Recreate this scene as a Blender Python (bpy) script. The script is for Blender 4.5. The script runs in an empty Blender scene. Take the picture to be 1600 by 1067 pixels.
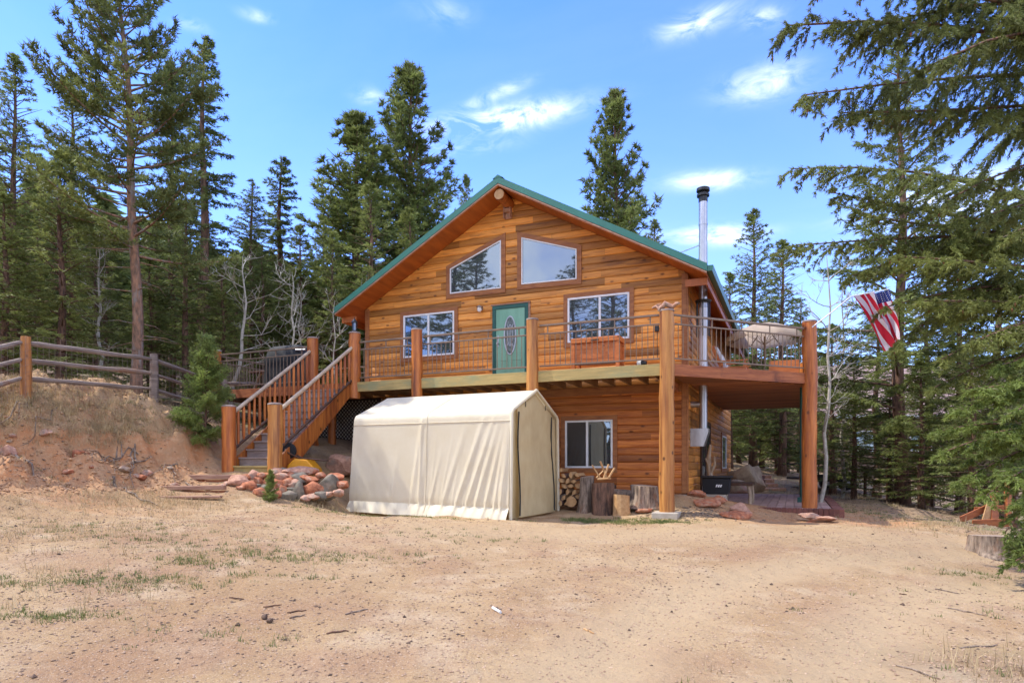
import bpy, bmesh, math, random
import numpy as np
from mathutils import Vector, Matrix, Quaternion

# ---------------------------------------------------------------- camera, world, sun, exposure
scene = bpy.context.scene
COL = scene.collection
EYE = 1.6
FPX, HU, HV = 1018.0, 800.0, 725.0          # focal length in photo pixels, principal column, horizon row
cam_d = bpy.data.cameras.new('camera'); cam = bpy.data.objects.new('camera', cam_d); COL.objects.link(cam)
cam.location = (0, 0, EYE); cam.rotation_euler = (math.radians(90), 0, 0)
cam_d.sensor_width = 36.0; cam_d.lens = 36.0 * FPX / 1600.0
cam_d.shift_y = (HV - 533.5) / 1600.0
cam_d.clip_start = 0.05; cam_d.clip_end = 3000
scene.camera = cam
SUN_EL, SUN_AZ = math.radians(57), math.radians(-82)     # azimuth from +Y towards +X
sdir = Vector((math.cos(SUN_EL)*math.sin(SUN_AZ), math.cos(SUN_EL)*math.cos(SUN_AZ), math.sin(SUN_EL)))
sun_d = bpy.data.lights.new('sun', 'SUN'); sun_d.energy = 2.0; sun_d.angle = math.radians(0.6)
sun_d.color = (1.0, 0.95, 0.87)
sun = bpy.data.objects.new('sun', sun_d); COL.objects.link(sun)
sun.rotation_euler = sdir.to_track_quat('Z', 'Y').to_euler()
sun.location = (-30, 30, 40)
scene.view_settings.view_transform = 'Standard'; scene.view_settings.look = 'None'
scene.view_settings.gamma = 1.0; scene.view_settings.exposure = 1.50
scene.view_settings.use_curve_mapping = False

world = bpy.data.worlds.new('World'); scene.world = world; world.use_nodes = True
wt = world.node_tree; wt.nodes.clear()
def wn(t, **kw):
    n = wt.nodes.new(t)
    for k, v in kw.items(): setattr(n, k, v)
    return n
def wmath(op, a, b=None, c=None):
    n = wn('ShaderNodeMath', operation=op)
    for i, x in enumerate((a, b, c)):
        if x is None: continue
        if isinstance(x, (int, float)): n.inputs[i].default_value = x
        else: wt.links.new(x, n.inputs[i])
    return n.outputs[0]
sky = wn('ShaderNodeTexSky', sky_type='NISHITA'); sky.sun_disc = False
sky.sun_elevation = SUN_EL; sky.sun_rotation = SUN_AZ % (2*math.pi)
sky.altitude = 2700; sky.air_density = 1.0; sky.dust_density = 0.3; sky.ozone_density = 1.2
bg = wn('ShaderNodeBackground'); bg.inputs[1].default_value = 0.15
wout = wn('ShaderNodeOutputWorld')
geo = wn('ShaderNodeNewGeometry'); sep = wn('ShaderNodeSeparateXYZ')
neg = wn('ShaderNodeVectorMath', operation='SCALE'); neg.inputs['Scale'].default_value = -1.0
wt.links.new(geo.outputs['Incoming'], neg.inputs[0]); wt.links.new(neg.outputs[0], sep.inputs[0])
dx, dy, dz = sep.outputs
# thin clouds, each at its own bearing and height in the sky (azimuth tangent, elevation tangent)
CLOUDS = [(795,185,125,26,1.0,.12),(1195,130,75,34,.55,.0),(1092,36,70,26,.55,.1),(1190,30,40,22,.35,0),(1110,282,75,20,.55,-.05),
          (1115,368,85,20,.7,-.05),(578,150,30,18,.25,0),(690,20,60,30,.12,0),(1500,310,190,60,.55,0),(770,150,60,16,.35,.3),
          (400,25,30,14,.3,0),(730,230,90,16,.25,.1),(300,40,30,14,.25,0),(1480,470,140,40,.3,0)]
hor = wmath('MAXIMUM', wmath('POWER', wmath('ADD', wmath('MULTIPLY', dx, dx), wmath('MULTIPLY', dy, dy)), 0.5), 0.02)
az = wmath('ARCTAN2', dx, dy); el = wmath('ARCTAN2', dz, hor)
cmb = wn('ShaderNodeCombineXYZ'); wt.links.new(az, cmb.inputs[0]); wt.links.new(el, cmb.inputs[1])
def wnoise(scale, detail, sx, sy, off=0.0, dist=0.0):
    mp = wn('ShaderNodeMapping'); mp.inputs['Scale'].default_value = (sx, sy, 1); mp.inputs['Location'].default_value = (off, off, 0)
    wt.links.new(cmb.outputs[0], mp.inputs[0])
    n = wn('ShaderNodeTexNoise'); n.inputs['Scale'].default_value = scale; n.inputs['Detail'].default_value = detail
    n.inputs['Roughness'].default_value = .62; n.inputs['Distortion'].default_value = dist
    wt.links.new(mp.outputs[0], n.inputs['Vector']); return n.outputs['Fac']
tot = None
for (u, v, ru, rv, amt, tilt) in CLOUDS:
    a0 = math.atan((u-HU)/FPX); y0 = 1/math.sqrt(1+((u-HU)/FPX)**2)
    e0 = math.atan((HV-v)/FPX*y0)
    ra = .85*ru/FPX*y0*y0; re = .75*rv/FPX*y0*math.cos(e0)**2
    A = wmath('SUBTRACT', az, a0); E = wmath('SUBTRACT', wmath('SUBTRACT', el, e0), wmath('MULTIPLY', A, tilt))
    r2 = wmath('ADD', wmath('POWER', wmath('ABSOLUTE', wmath('DIVIDE', A, ra)), 2.0), wmath('POWER', wmath('ABSOLUTE', wmath('DIVIDE', E, re)), 2.0))
    g = wmath('MULTIPLY', wmath('EXPONENT', wmath('MULTIPLY', r2, -1.3)), amt)
    tot = g if tot is None else wmath('ADD', tot, g)
nz = wnoise(13, 9, 1, 2.4, 3.1, .8)
broad = wmath('MULTIPLY', wmath('MAXIMUM', wmath('SUBTRACT', wnoise(1.6, 6, 1, 2.0, 7.7, .4), .40), 0.0), .9)  # bright cloud cover, added mostly behind the camera to fill the shade
front = wmath('GREATER_THAN', dy, 0.0)
cl = wmath('ADD', wmath('MULTIPLY', tot, wmath('MULTIPLY', wmath('MAXIMUM', wmath('SUBTRACT', nz, .37), 0.0), 3.4)), wmath('MULTIPLY', broad, wmath('MULTIPLY_ADD', front, -5.42, 5.5)))
clc = wn('ShaderNodeClamp'); wt.links.new(cl, clc.inputs[0]); clc.inputs[2].default_value = .80
# pale band of moist air towards the horizon
low = wmath('MULTIPLY', wmath('EXPONENT', wmath('MULTIPLY', wmath('MAXIMUM', el, 0.0), -4.2)), .75)
tint = wn('ShaderNodeMix', data_type='RGBA', blend_type='MULTIPLY'); tint.inputs[0].default_value = 1.0
tint.inputs[7].default_value = (.31, .635, 1.32, 1)
wt.links.new(sky.outputs[0], tint.inputs[6])
m0 = wn('ShaderNodeMix', data_type='RGBA'); wt.links.new(low, m0.inputs[0]); wt.links.new(tint.outputs[2], m0.inputs[6]); m0.inputs[7].default_value = (3.5, 4.25, 5.3, 1)
m1 = wn('ShaderNodeMix', data_type='RGBA'); wt.links.new(clc.outputs[0], m1.inputs[0]); wt.links.new(m0.outputs[2], m1.inputs[6]); m1.inputs[7].default_value = (6.6, 6.6, 6.8, 1)
wt.links.new(m1.outputs[2], bg.inputs[0]); wt.links.new(bg.outputs[0], wout.inputs[0])

# ---------------------------------------------------------------- helpers
rnd = random.Random(7)
CA, SA = 0.91763, 0.39746                    # house frame: s runs along the front, d runs back
ANG = -math.atan2(SA, CA)
def P(u, v, Y): return Vector(((u-HU)/FPX*Y, Y, EYE+(HV-v)/FPX*Y))
def fs(u, d):
    t = (u-HU)/FPX; Y = d/(CA+SA*t); return (CA*t-SA)*Y
def fz(u, v, d):
    t = (u-HU)/FPX; Y = d/(CA+SA*t); return EYE+(HV-v)/FPX*Y
def HW(s, d, z=0.0): return Vector((CA*s+SA*d, -SA*s+CA*d, z))
OFF = {}
def put(o, label=None, cat=None, group=None, kind=None):
    if label: o['label'] = label
    if cat: o['category'] = cat
    if group: o['group'] = group
    if kind: o['kind'] = kind
    return o
def thing(name, label, cat, loc, rz=0.0, group=None):
    """Empty at the base; its parts are drawn in the frame turned by rz about the world origin."""
    o = bpy.data.objects.new(name, None); COL.objects.link(o); o.empty_display_size = .2
    o.location = loc; o.rotation_euler = (0, 0, rz); put(o, label, cat, group)
    OFF[o.name] = Matrix.Rotation(-rz, 3, 'Z') @ Vector(loc)
    return o
class MB:
    def __init__(s): s.v = []; s.f = []; s.mi = []; s.a = []
    def add(s, vs, fs_, mi=0, a=0.0):
        n = len(s.v); s.v.extend([tuple(x) for x in vs]); s.f.extend([tuple(i+n for i in f) for f in fs_])
        s.mi.extend([mi]*len(fs_)); s.a.extend([a]*len(vs)); return s
    def box(s, x0, x1, y0, y1, z0, z1, mi=0, a=0.0):
        vs = [(x, y, z) for x in (x0, x1) for y in (y0, y1) for z in (z0, z1)]
        return s.add(vs, [(0,1,3,2),(4,6,7,5),(0,4,5,1),(2,3,7,6),(0,2,6,4),(1,5,7,3)], mi, a)
    def obox(s, c, ax, ay, az, mi=0, a=0.0):
        """box from centre and three half-vectors"""
        c, ax, ay, az = map(Vector, (c, ax, ay, az))
        vs = [c+i*ax+j*ay+k*az for i in (-1,1) for j in (-1,1) for k in (-1,1)]
        return s.add(vs, [(0,1,3,2),(4,6,7,5),(0,4,5,1),(2,3,7,6),(0,2,6,4),(1,5,7,3)], mi, a)
    def beam(s, p, q, w, h, up=(0,0,1), mi=0, a=0.0):
        p, q = Vector(p), Vector(q); d = q-p; n = d.normalized(); side = n.cross(Vector(up)).normalized(); u2 = side.cross(n)
        return s.obox((p+q)/2, d/2, side*w/2, u2*h/2, mi, a)
    def tube(s, pts, rad, n=10, cap=True, mi=0, a=0.0):
        pts = [Vector(p) for p in pts]
        if isinstance(rad, (int, float)): rad = [rad]*len(pts)
        base = len(s.v); ref = None; vs = []
        for i, p in enumerate(pts):
            t = (pts[min(i+1, len(pts)-1)]-pts[max(i-1, 0)])
            t = t.normalized() if t.length > 1e-9 else Vector((0,0,1))
            if ref is None: ref = t.orthogonal().normalized()
            ref = (ref - t*ref.dot(t)); ref = ref.normalized() if ref.length > 1e-6 else t.orthogonal().normalized()
            b = t.cross(ref)
            for k in range(n):
                an = 2*math.pi*k/n; vs.append(p+(ref*math.cos(an)+b*math.sin(an))*rad[i])
        fsx = [(i*n+k, i*n+(k+1)%n, (i+1)*n+(k+1)%n, (i+1)*n+k) for i in range(len(pts)-1) for k in range(n)]
        if cap: fsx += [tuple(range(n-1, -1, -1)), tuple((len(pts)-1)*n+k for k in range(n))]
        return s.add(vs, fsx, mi, a)
    def prism(s, poly, fn, t0, t1, mi=0, a=0.0):
        """2-D convex outline swept between t0 and t1; fn(a,b,t) -> point"""
        n = len(poly); vs = [fn(x, y, t0) for x, y in poly]+[fn(x, y, t1) for x, y in poly]
        return s.add(vs, [(i, (i+1) % n, n+(i+1) % n, n+i) for i in range(n)]+[tuple(range(n-1,-1,-1)), tuple(range(n, 2*n))], mi, a)
    def build(s, name, mats, parent=None, smooth=False, bevel=0.0, off=None, fix=True):
        if off is None: off = OFF.get(parent.name, Vector((0,0,0))) if parent else Vector((0,0,0))
        me = bpy.data.meshes.new(name); me.from_pydata([(x-off[0], y-off[1], z-off[2]) for x, y, z in s.v], [], s.f)
        for m in (mats if isinstance(mats, (list, tuple)) else [mats]): me.materials.append(m)
        if any(s.mi): me.polygons.foreach_set('material_index', s.mi)
        if any(s.a):
            at = me.attributes.new('rnd', 'FLOAT', 'POINT'); at.data.foreach_set('value', s.a)
        if fix:
            bm = bmesh.new(); bm.from_mesh(me); bmesh.ops.recalc_face_normals(bm, faces=bm.faces); bm.to_mesh(me); bm.free()
        if smooth:
            me.shade_smooth(); me.set_sharp_from_angle(angle=math.radians(smooth if smooth is not True else 40))
        me.validate()
        o = bpy.data.objects.new(name, me); COL.objects.link(o)
        if parent: o.parent = parent; OFF[o.name] = off
        if bevel:
            b = o.modifiers.new('bevel', 'BEVEL'); b.width = bevel; b.segments = 2; b.limit_method = 'ANGLE'; b.angle_limit = math.radians(50)
        return o
    def solo(s, name, mats, label, cat, rz=0.0, group=None, kind=None, smooth=False, bevel=0.0, loc=None):
        """a thing that is one mesh; vertices given in the frame turned by rz"""
        if loc is None:
            a = np.array(s.v); lo, hi = a.min(0), a.max(0); loc = ((lo[0]+hi[0])/2, (lo[1]+hi[1])/2, lo[2])
        o = s.build(name, mats, None, smooth, bevel, off=loc)
        o.location = Matrix.Rotation(rz, 3, 'Z') @ Vector(loc); o.rotation_euler = (0, 0, rz)
        OFF[o.name] = Vector(loc)
        return put(o, label, cat, group, kind)
def copy_tree(o, parent=None):
    c = o.copy(); COL.objects.link(c)
    if parent: c.parent = parent
    for ch in list(o.children): copy_tree(ch, c)
    return c
def share(name, me, parent, loc=(0,0,0), rot=(0,0,0), scale=(1,1,1)):
    o = bpy.data.objects.new(name, me); COL.objects.link(o); o.parent = parent
    o.location = loc; o.rotation_euler = rot; o.scale = scale; return o
def inset(poly, w):
    n = len(poly); A = sum(poly[i][0]*poly[(i+1)%n][1]-poly[(i+1)%n][0]*poly[i][1] for i in range(n)); sg = 1 if A > 0 else -1
    L = []
    for i in range(n):
        x0, y0 = poly[i]; x1, y1 = poly[(i+1)%n]; ex, ey = x1-x0, y1-y0; l = math.hypot(ex, ey)
        nx, ny = -ey/l*sg, ex/l*sg; L.append((nx, ny, nx*x0+ny*y0+w))
    out = []
    for i in range(n):
        a, b, c = L[i-1]; d, e, f = L[i]; det = a*e-b*d
        out.append(((c*e-b*f)/det, (a*f-c*d)/det))
    return out
def ring(mb, outer, w, fn, t0, t1, mi=0):
    inn = inset(outer, w); n = len(outer)
    for i in range(n):
        j = (i+1) % n; mb.prism([outer[i], outer[j], inn[j], inn[i]], fn, t0, t1, mi)
    return inn

# ---------------------------------------------------------------- materials
def lin(h):
    h = h.lstrip('#'); c = [int(h[i:i+2], 16)/255 for i in (0, 2, 4)]
    return tuple(x/12.92 if x < .04045 else ((x+.055)/1.055)**2.4 for x in c)+(1,)
def mat(name, c1, c2=None, scale=(4,4,4), detail=5, rough=.7, bump=0.0, bscale=None, metal=0.0, c3=None, m3=0.5, s3=(1.5,1.5,1.5),
        attr=0.0, spec=.4, transl=None, coord='Object', knots=None, lo=.35, hi=.65):
    m = bpy.data.materials.new(name); m.use_nodes = True; nt = m.node_tree; B = nt.nodes['Principled BSDF']
    B.inputs['Roughness'].default_value = rough; B.inputs['Metallic'].default_value = metal; B.inputs['Specular IOR Level'].default_value = spec
    c1 = c1 if len(c1) == 4 else tuple(c1)+(1,)
    if c2 is None: B.inputs['Base Color'].default_value = c1
    tc = nt.nodes.new('ShaderNodeTexCoord')
    vec = tc.outputs[coord]
    if attr:
        at = nt.nodes.new('ShaderNodeAttribute'); at.attribute_name = 'rnd'
        vm = nt.nodes.new('ShaderNodeVectorMath'); vm.operation = 'MULTIPLY_ADD'
        cx = nt.nodes.new('ShaderNodeCombineXYZ'); 
        for i in range(3): nt.links.new(at.outputs['Fac'], cx.inputs[i])
        nt.links.new(cx.outputs[0], vm.inputs[0]); vm.inputs[1].default_value = (37, 53, 11); nt.links.new(vec, vm.inputs[2]); vec = vm.outputs[0]
    def noise(sc, det, off=0):
        mp = nt.nodes.new('ShaderNodeMapping'); mp.inputs['Scale'].default_value = sc; mp.inputs['Location'].default_value = (off, off, off)
        nt.links.new(vec, mp.inputs[0])
        n = nt.nodes.new('ShaderNodeTexNoise'); n.inputs['Scale'].default_value = 1; n.inputs['Detail'].default_value = det; n.inputs['Roughness'].default_value = .65
        nt.links.new(mp.outputs[0], n.inputs['Vector']); return n.outputs['Fac']
    def remap(x, a, b):
        r = nt.nodes.new('ShaderNodeMapRange'); r.inputs[1].default_value = a; r.inputs[2].default_value = b; nt.links.new(x, r.inputs[0]); return r.outputs[0]
    def mix(f, a, b, bt='MIX'):
        x = nt.nodes.new('ShaderNodeMix'); x.data_type = 'RGBA'; x.blend_type = bt
        if isinstance(f, float): x.inputs[0].default_value = f
        else: nt.links.new(f, x.inputs[0])
        for i, y in ((6, a), (7, b)):
            if isinstance(y, tuple): x.inputs[i].default_value = y if len(y) == 4 else y+(1,)
            else: nt.links.new(y, x.inputs[i])
        return x.outputs[2]
    col = None
    if c2 is not None:
        f = noise(scale, detail); col = mix(remap(f, lo, hi), c1, c2)
        if c3 is not None: col = mix(remap(noise(s3, 4, 5.3), m3, m3+.15), col, c3)
        if knots:
            vo = nt.nodes.new('ShaderNodeTexVoronoi'); mp = nt.nodes.new('ShaderNodeMapping'); mp.inputs['Scale'].default_value = knots
            nt.links.new(vec, mp.inputs[0]); nt.links.new(mp.outputs[0], vo.inputs['Vector']); vo.inputs['Scale'].default_value = 1
            col = mix(remap(vo.outputs['Distance'], .16, .07), col, (c1[0]*.22, c1[1]*.18, c1[2]*.2))
        if attr:
            hs = nt.nodes.new('ShaderNodeHueSaturation')
            r = nt.nodes.new('ShaderNodeMapRange'); r.inputs[3].default_value = 1-attr; r.inputs[4].default_value = 1+attr
            nt.links.new(at.outputs['Fac'], r.inputs[0]); nt.links.new(r.outputs[0], hs.inputs['Value']); nt.links.new(col, hs.inputs['Color']); col = hs.outputs[0]
        nt.links.new(col, B.inputs['Base Color'])
    if bump:
        bp = nt.nodes.new('ShaderNodeBump'); bp.inputs['Strength'].default_value = bump; bp.inputs['Distance'].default_value = .02
        nt.links.new(noise(bscale or scale, 6, 1.7), bp.inputs['Height']); nt.links.new(bp.outputs[0], B.inputs['Normal'])
    if transl:
        tr = nt.nodes.new('ShaderNodeBsdfTranslucent'); ms = nt.nodes.new('ShaderNodeMixShader'); ms.inputs[0].default_value = transl
        if col is not None: nt.links.new(col, tr.inputs[0])
        else: tr.inputs[0].default_value = c1
        nt.links.new(B.outputs[0], ms.inputs[1]); nt.links.new(tr.outputs[0], ms.inputs[2]); nt.links.new(ms.outputs[0], nt.nodes['Material Output'].inputs[0])
    return m
MT = {}
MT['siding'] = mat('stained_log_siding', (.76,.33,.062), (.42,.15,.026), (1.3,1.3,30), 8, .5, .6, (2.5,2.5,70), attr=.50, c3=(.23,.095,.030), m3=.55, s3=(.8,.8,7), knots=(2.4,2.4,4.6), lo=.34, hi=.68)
MT['siding_low'] = mat('shade_darkened_red_siding', (.56,.19,.034), (.28,.070,.014), (1.3,1.3,26), 8, .5, .6, (2,2,60), attr=.38, c3=(.20,.06,.016), m3=.58, s3=(.8,.8,6), knots=(2.2,2.2,4.5))  # darker copy of the siding, with under-deck shade in its colour
MT['trimwood'] = mat('reddish_stained_trim', (.38,.15,.045), (.24,.085,.028), (3,3,12), 5, .6, .2, (8,8,30))
MT['soffit'] = mat('orange_stained_soffit', (.45,.13,.022), (.30,.08,.016), (9,1.0,3), 5, .5, .2, (20,2,6))
MT['log'] = mat('stained_peeled_log', (.60,.20,.040), (.27,.065,.018), (11,11,.9), 8, .38, .6, (22,22,1.5), c3=(.12,.04,.016), m3=.56, s3=(7,7,.5), attr=.2, knots=(4,4,2.6))
MT['logpale'] = mat('weathered_pale_log', (.58,.275,.075), (.37,.135,.032), (10,10,.7), 8, .45, .6, (22,22,1.5), c3=(.22,.08,.026), m3=.53, s3=(8,8,.35), knots=(4,4,3))
MT['rail_log'] = mat('sun_bleached_handrail', (.52,.40,.27), (.36,.26,.17), (5,5,5), 5, .6, .2)
MT['treated'] = mat('greenish_treated_lumber', (.50,.36,.13), (.33,.25,.09), (1.5,1.5,14), 6, .7, .3, (3,3,40), c3=(.30,.28,.13), m3=.52, s3=(1.2,1.2,3))
MT['redrim'] = mat('red_brown_rim_board', (.44,.15,.05), (.22,.06,.022), (1.5,1.5,14), 6, .6, .3, (3,3,40), c3=(.15,.045,.02), m3=.6)
MT['joist'] = mat('rough_joist_lumber', (.30,.18,.09), (.20,.11,.05), (6,1.5,6), 5, .8, .3)
MT['deckboard'] = mat('deck_boards', (.38,.15,.055), (.22,.08,.032), (1.2,14,5), 5, .7, .3, attr=.3)
MT['greytread'] = mat('weathered_stair_tread', (.34,.27,.23), (.22,.16,.13), (2,9,9), 5, .8, .3)
MT['bronze'] = mat('bronze_metal_railing', (.23,.165,.115), (.18,.125,.085), (8,8,8), 3, .45, .05, metal=.25)
MT['roof'] = mat('green_metal_roofing', (.025,.155,.105), (.020,.125,.085), (1,1,1), 3, .35, .03, metal=.1, spec=.6)
MT['white'] = mat('white_vinyl', (.78,.78,.75), (.68,.68,.65), (4,4,4), 3, .4)
MT['doorgreen'] = mat('sage_green_door_paint', (.21,.42,.28), (.15,.34,.22), (6,6,1), 4, .35, .03)
MT['doorframe'] = mat('dark_teal_frame_paint', (.018,.10,.075), (.014,.08,.06), (4,4,4), 3, .4)
MT['black'] = mat('black_painted_metal', (.012,.012,.013), (.02,.02,.02), (5,5,5), 3, .4)
MT['blackcloth'] = mat('black_cover_cloth', (.012,.013,.015), (.022,.023,.026), (6,6,6), 5, .75, .5)
MT['steel'] = mat('galvanised_steel', (.48,.48,.50), (.36,.36,.38), (5,5,1.5), 4, .35, .05, metal=.85)
MT['whitemetal'] = mat('white_coated_pipe', (.72,.72,.74), (.60,.60,.62), (4,4,1), 3, .35, metal=.2)
MT['concrete'] = mat('pale_concrete', (.46,.41,.33), (.36,.31,.25), (6,6,6), 6, .9, .4)
MT['tarp'] = mat('cream_tarpaulin', (.80,.72,.53), (.76,.67,.47), (2.2,2.2,2.2), 5, .55, .25, (5,5,2.0), transl=.22)
MT['tarpend'] = mat('shade_tinted_tarpaulin_end', (.74,.61,.34), (.66,.52,.28), (3,3,2), 5, .6, .25, (8,8,3), transl=.25)  # tarp made darker and yellower: the unlit end is put into the colour
MT['tarproof'] = mat('sunlit_tint_tarpaulin_roof', (.78,.76,.70), (.70,.68,.61), (1.5,1.5,1.5), 4, .5, .06, transl=.2)  # whiter copy of the tarp with sunlight in its colour, not applied
MT['zip'] = mat('dark_zip_tape', (.02,.018,.015))
MT['redrock'] = mat('red_granite_rock', (.54,.20,.09), (.22,.07,.036), (11,11,11), 8, .85, 1.0, (22,22,22), c3=(.42,.27,.18), m3=.53, s3=(4,4,4))
MT['pinkrock'] = mat('pink_granite_rock', (.58,.34,.23), (.34,.16,.10), (11,11,11), 8, .85, 1.0, (22,22,22), c3=(.28,.22,.17), m3=.53, s3=(4,4,4))
MT['greyrock'] = mat('grey_lichen_rock', (.24,.205,.15), (.10,.088,.065), (5,5,5), 7, .9, .8, (9,9,9), c3=(.33,.24,.17), m3=.6)
MT['boulder'] = mat('tan_pink_boulder_stone', (.48,.37,.25), (.25,.17,.115), (3,3,3), 8, .9, .9, (5,5,5), c3=(.40,.20,.15), m3=.52, s3=(1.2,1.2,1.2))
MT['paver'] = mat('red_brown_paver', (.46,.31,.26), (.36,.22,.18), (4,4,4), 6, .85, .4, attr=.2)
MT['brickedge'] = mat('brick_edging', (.24,.09,.06), (.15,.06,.045), (6,6,6), 6, .85, .4, attr=.2)
MT['bark'] = mat('rough_grey_bark', (.24,.13,.08), (.055,.035,.026), (14,14,3), 7, .95, 1.0, (16,16,4))
MT['pinebark'] = mat('orange_flaking_pine_bark', (.36,.19,.11), (.12,.08,.055), (10,10,4), 7, .95, 1.0, (14,14,5), c3=(.24,.21,.18), m3=.5, s3=(4,4,1.2))
MT['aspenbark'] = mat('pale_aspen_bark', (.50,.46,.38), (.30,.27,.21), (8,8,8), 5, .8, .3, c3=(.08,.07,.055), m3=.66, s3=(14,14,26))
MT['deadwood'] = mat('silver_dead_wood', (.38,.29,.21), (.08,.055,.04), (16,16,2.5), 7, .9, 1.0, c3=(.22,.11,.06), m3=.55, s3=(5,5,1.5))
MT['splitwood'] = mat('fresh_cut_wood', (.55,.34,.16), (.42,.23,.095), (10,10,10), 5, .8, .3)
MT['cutwood'] = mat('grey_cut_end_grain', (.40,.30,.21), (.27,.19,.13), (14,14,14), 5, .85, .4)
MT['greywood'] = mat('weathered_grey_rail', (.30,.235,.19), (.15,.11,.09), (2,2,30), 6, .9, .7, (4,4,40), c3=(.26,.13,.07), m3=.54, s3=(1,1,3))
MT['timber'] = mat('weathered_timber_edging', (.44,.27,.18), (.28,.15,.10), (2,12,12), 6, .9, .5)
MT['orangewood'] = mat('orange_pine_furniture', (.62,.20,.05), (.46,.13,.03), (4,4,18), 5, .45, .15, knots=(5,5,7))
MT['darkwood'] = mat('dark_stained_wood', (.10,.045,.022), (.06,.028,.015), (8,3,8), 5, .6, .2)
MT['yellow'] = mat('yellow_orange_plastic', (.72,.32,.015), (.60,.26,.012), (3,3,3), 3, .4)
MT['rubber'] = mat('black_rubber', (.015,.016,.018), rough=.8)
MT['canvas'] = mat('beige_umbrella_canvas', (.70,.56,.42), (.62,.49,.36), (3,3,3), 4, .8, .1, transl=.5)
MT['cushion'] = mat('white_grey_cushion', (.66,.66,.66), (.50,.50,.52), (16,1,1), 2, .9, .1)
MT['red'] = mat('flag_red_cloth', (.55,.015,.04), rough=.8, transl=.3)
MT['flagwhite'] = mat('flag_white_cloth', (.74,.70,.72), rough=.8, transl=.3)
MT['blue'] = mat('flag_blue_cloth', (.02,.035,.16), rough=.8, transl=.3)
MT['lattice'] = mat('brown_lattice', (.045,.028,.02), rough=.8)
MT['lime'] = mat('pale_backing', (.80,.76,.68), (.66,.62,.54), (2,2,2), 3, .9)
MT['neighbourroof'] = mat('pinkish_shingle_roof', (.36,.25,.23), (.27,.18,.165), (2,2,9), 5, .9, .3)
MT['neighbourwall'] = mat('brown_house_wall', (.16,.10,.07), (.11,.07,.05), (2,2,9), 4, .8, .2)
MT['soilplant'] = mat('dry_grass_blades', (.50,.38,.21), (.34,.25,.13), (3,3,3), 4, .8, transl=.2)
MT['grass'] = mat('short_green_grass', (.10,.14,.035), (.20,.21,.06), (3,3,3), 4, .7, transl=.25)
MT['litter'] = mat('cones_and_bark_bits', (.16,.10,.065), (.055,.036,.025), (20,20,20), 3, .9)
MT['pebble'] = mat('granite_grit', (.50,.35,.23), (.26,.16,.10), (9,9,9), 3, .9)
MT['cone'] = mat('brown_fir_cones', (.26,.115,.05), (.14,.06,.03), (20,20,20), 3, .8)
def foliage(name, c1, c2, tr=.42):
    m = mat(name, c1, c2, (.9,.9,.9), 4, .55, transl=tr, attr=.45, spec=.3, lo=.38, hi=.62); return m
MT['fol_dark'] = foliage('dark_spruce_needles', (.115,.150,.040), (.185,.210,.060))
MT['fol_mid'] = foliage('mid_green_fir_needles', (.140,.175,.045), (.220,.245,.068))
MT['fol_light'] = foliage('yellow_green_fir_needles', (.18,.215,.055), (.27,.29,.085))
MT['fol_pine'] = foliage('olive_pine_needles', (.140,.165,.045), (.215,.235,.068))
def glass_mat():
    m = bpy.data.materials.new('dark_reflective_glass'); m.use_nodes = True; nt = m.node_tree; B = nt.nodes['Principled BSDF']
    B.inputs['Base Color'].default_value = (.012,.016,.018,1); B.inputs['Roughness'].default_value = .5
    g = nt.nodes.new('ShaderNodeBsdfGlossy'); g.inputs['Roughness'].default_value = .015; g.inputs[0].default_value = (.72,.86,1,1)
    tc = nt.nodes.new('ShaderNodeTexCoord'); n = nt.nodes.new('ShaderNodeTexNoise'); n.inputs['Scale'].default_value = 1.3; n.inputs['Detail'].default_value = 1
    bp = nt.nodes.new('ShaderNodeBump'); bp.inputs['Strength'].default_value = .05; bp.inputs['Distance'].default_value = .05
    nt.links.new(tc.outputs['Object'], n.inputs['Vector']); nt.links.new(n.outputs['Fac'], bp.inputs['Height']); nt.links.new(bp.outputs[0], g.inputs['Normal'])
    ms = nt.nodes.new('ShaderNodeMixShader'); lw = nt.nodes.new('ShaderNodeLayerWeight'); lw.inputs[0].default_value = .35
    r = nt.nodes.new('ShaderNodeMapRange'); r.inputs[3].default_value = .17; r.inputs[4].default_value = 1; nt.links.new(lw.outputs['Fresnel'], r.inputs[0])
    nt.links.new(r.outputs[0], ms.inputs[0]); nt.links.new(B.outputs[0], ms.inputs[1]); nt.links.new(g.outputs[0], ms.inputs[2])
    nt.links.new(ms.outputs[0], nt.nodes['Material Output'].inputs[0]); return m
MT['glass'] = glass_mat()
MT['doorglass'] = mat('dark_patterned_glass', (.05,.07,.06), (.16,.19,.17), (14,14,14), 3, .12, .1)
MT['fol_young'] = foliage('bright_young_fir_needles', (.17,.23,.05), (.26,.31,.085))

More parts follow.
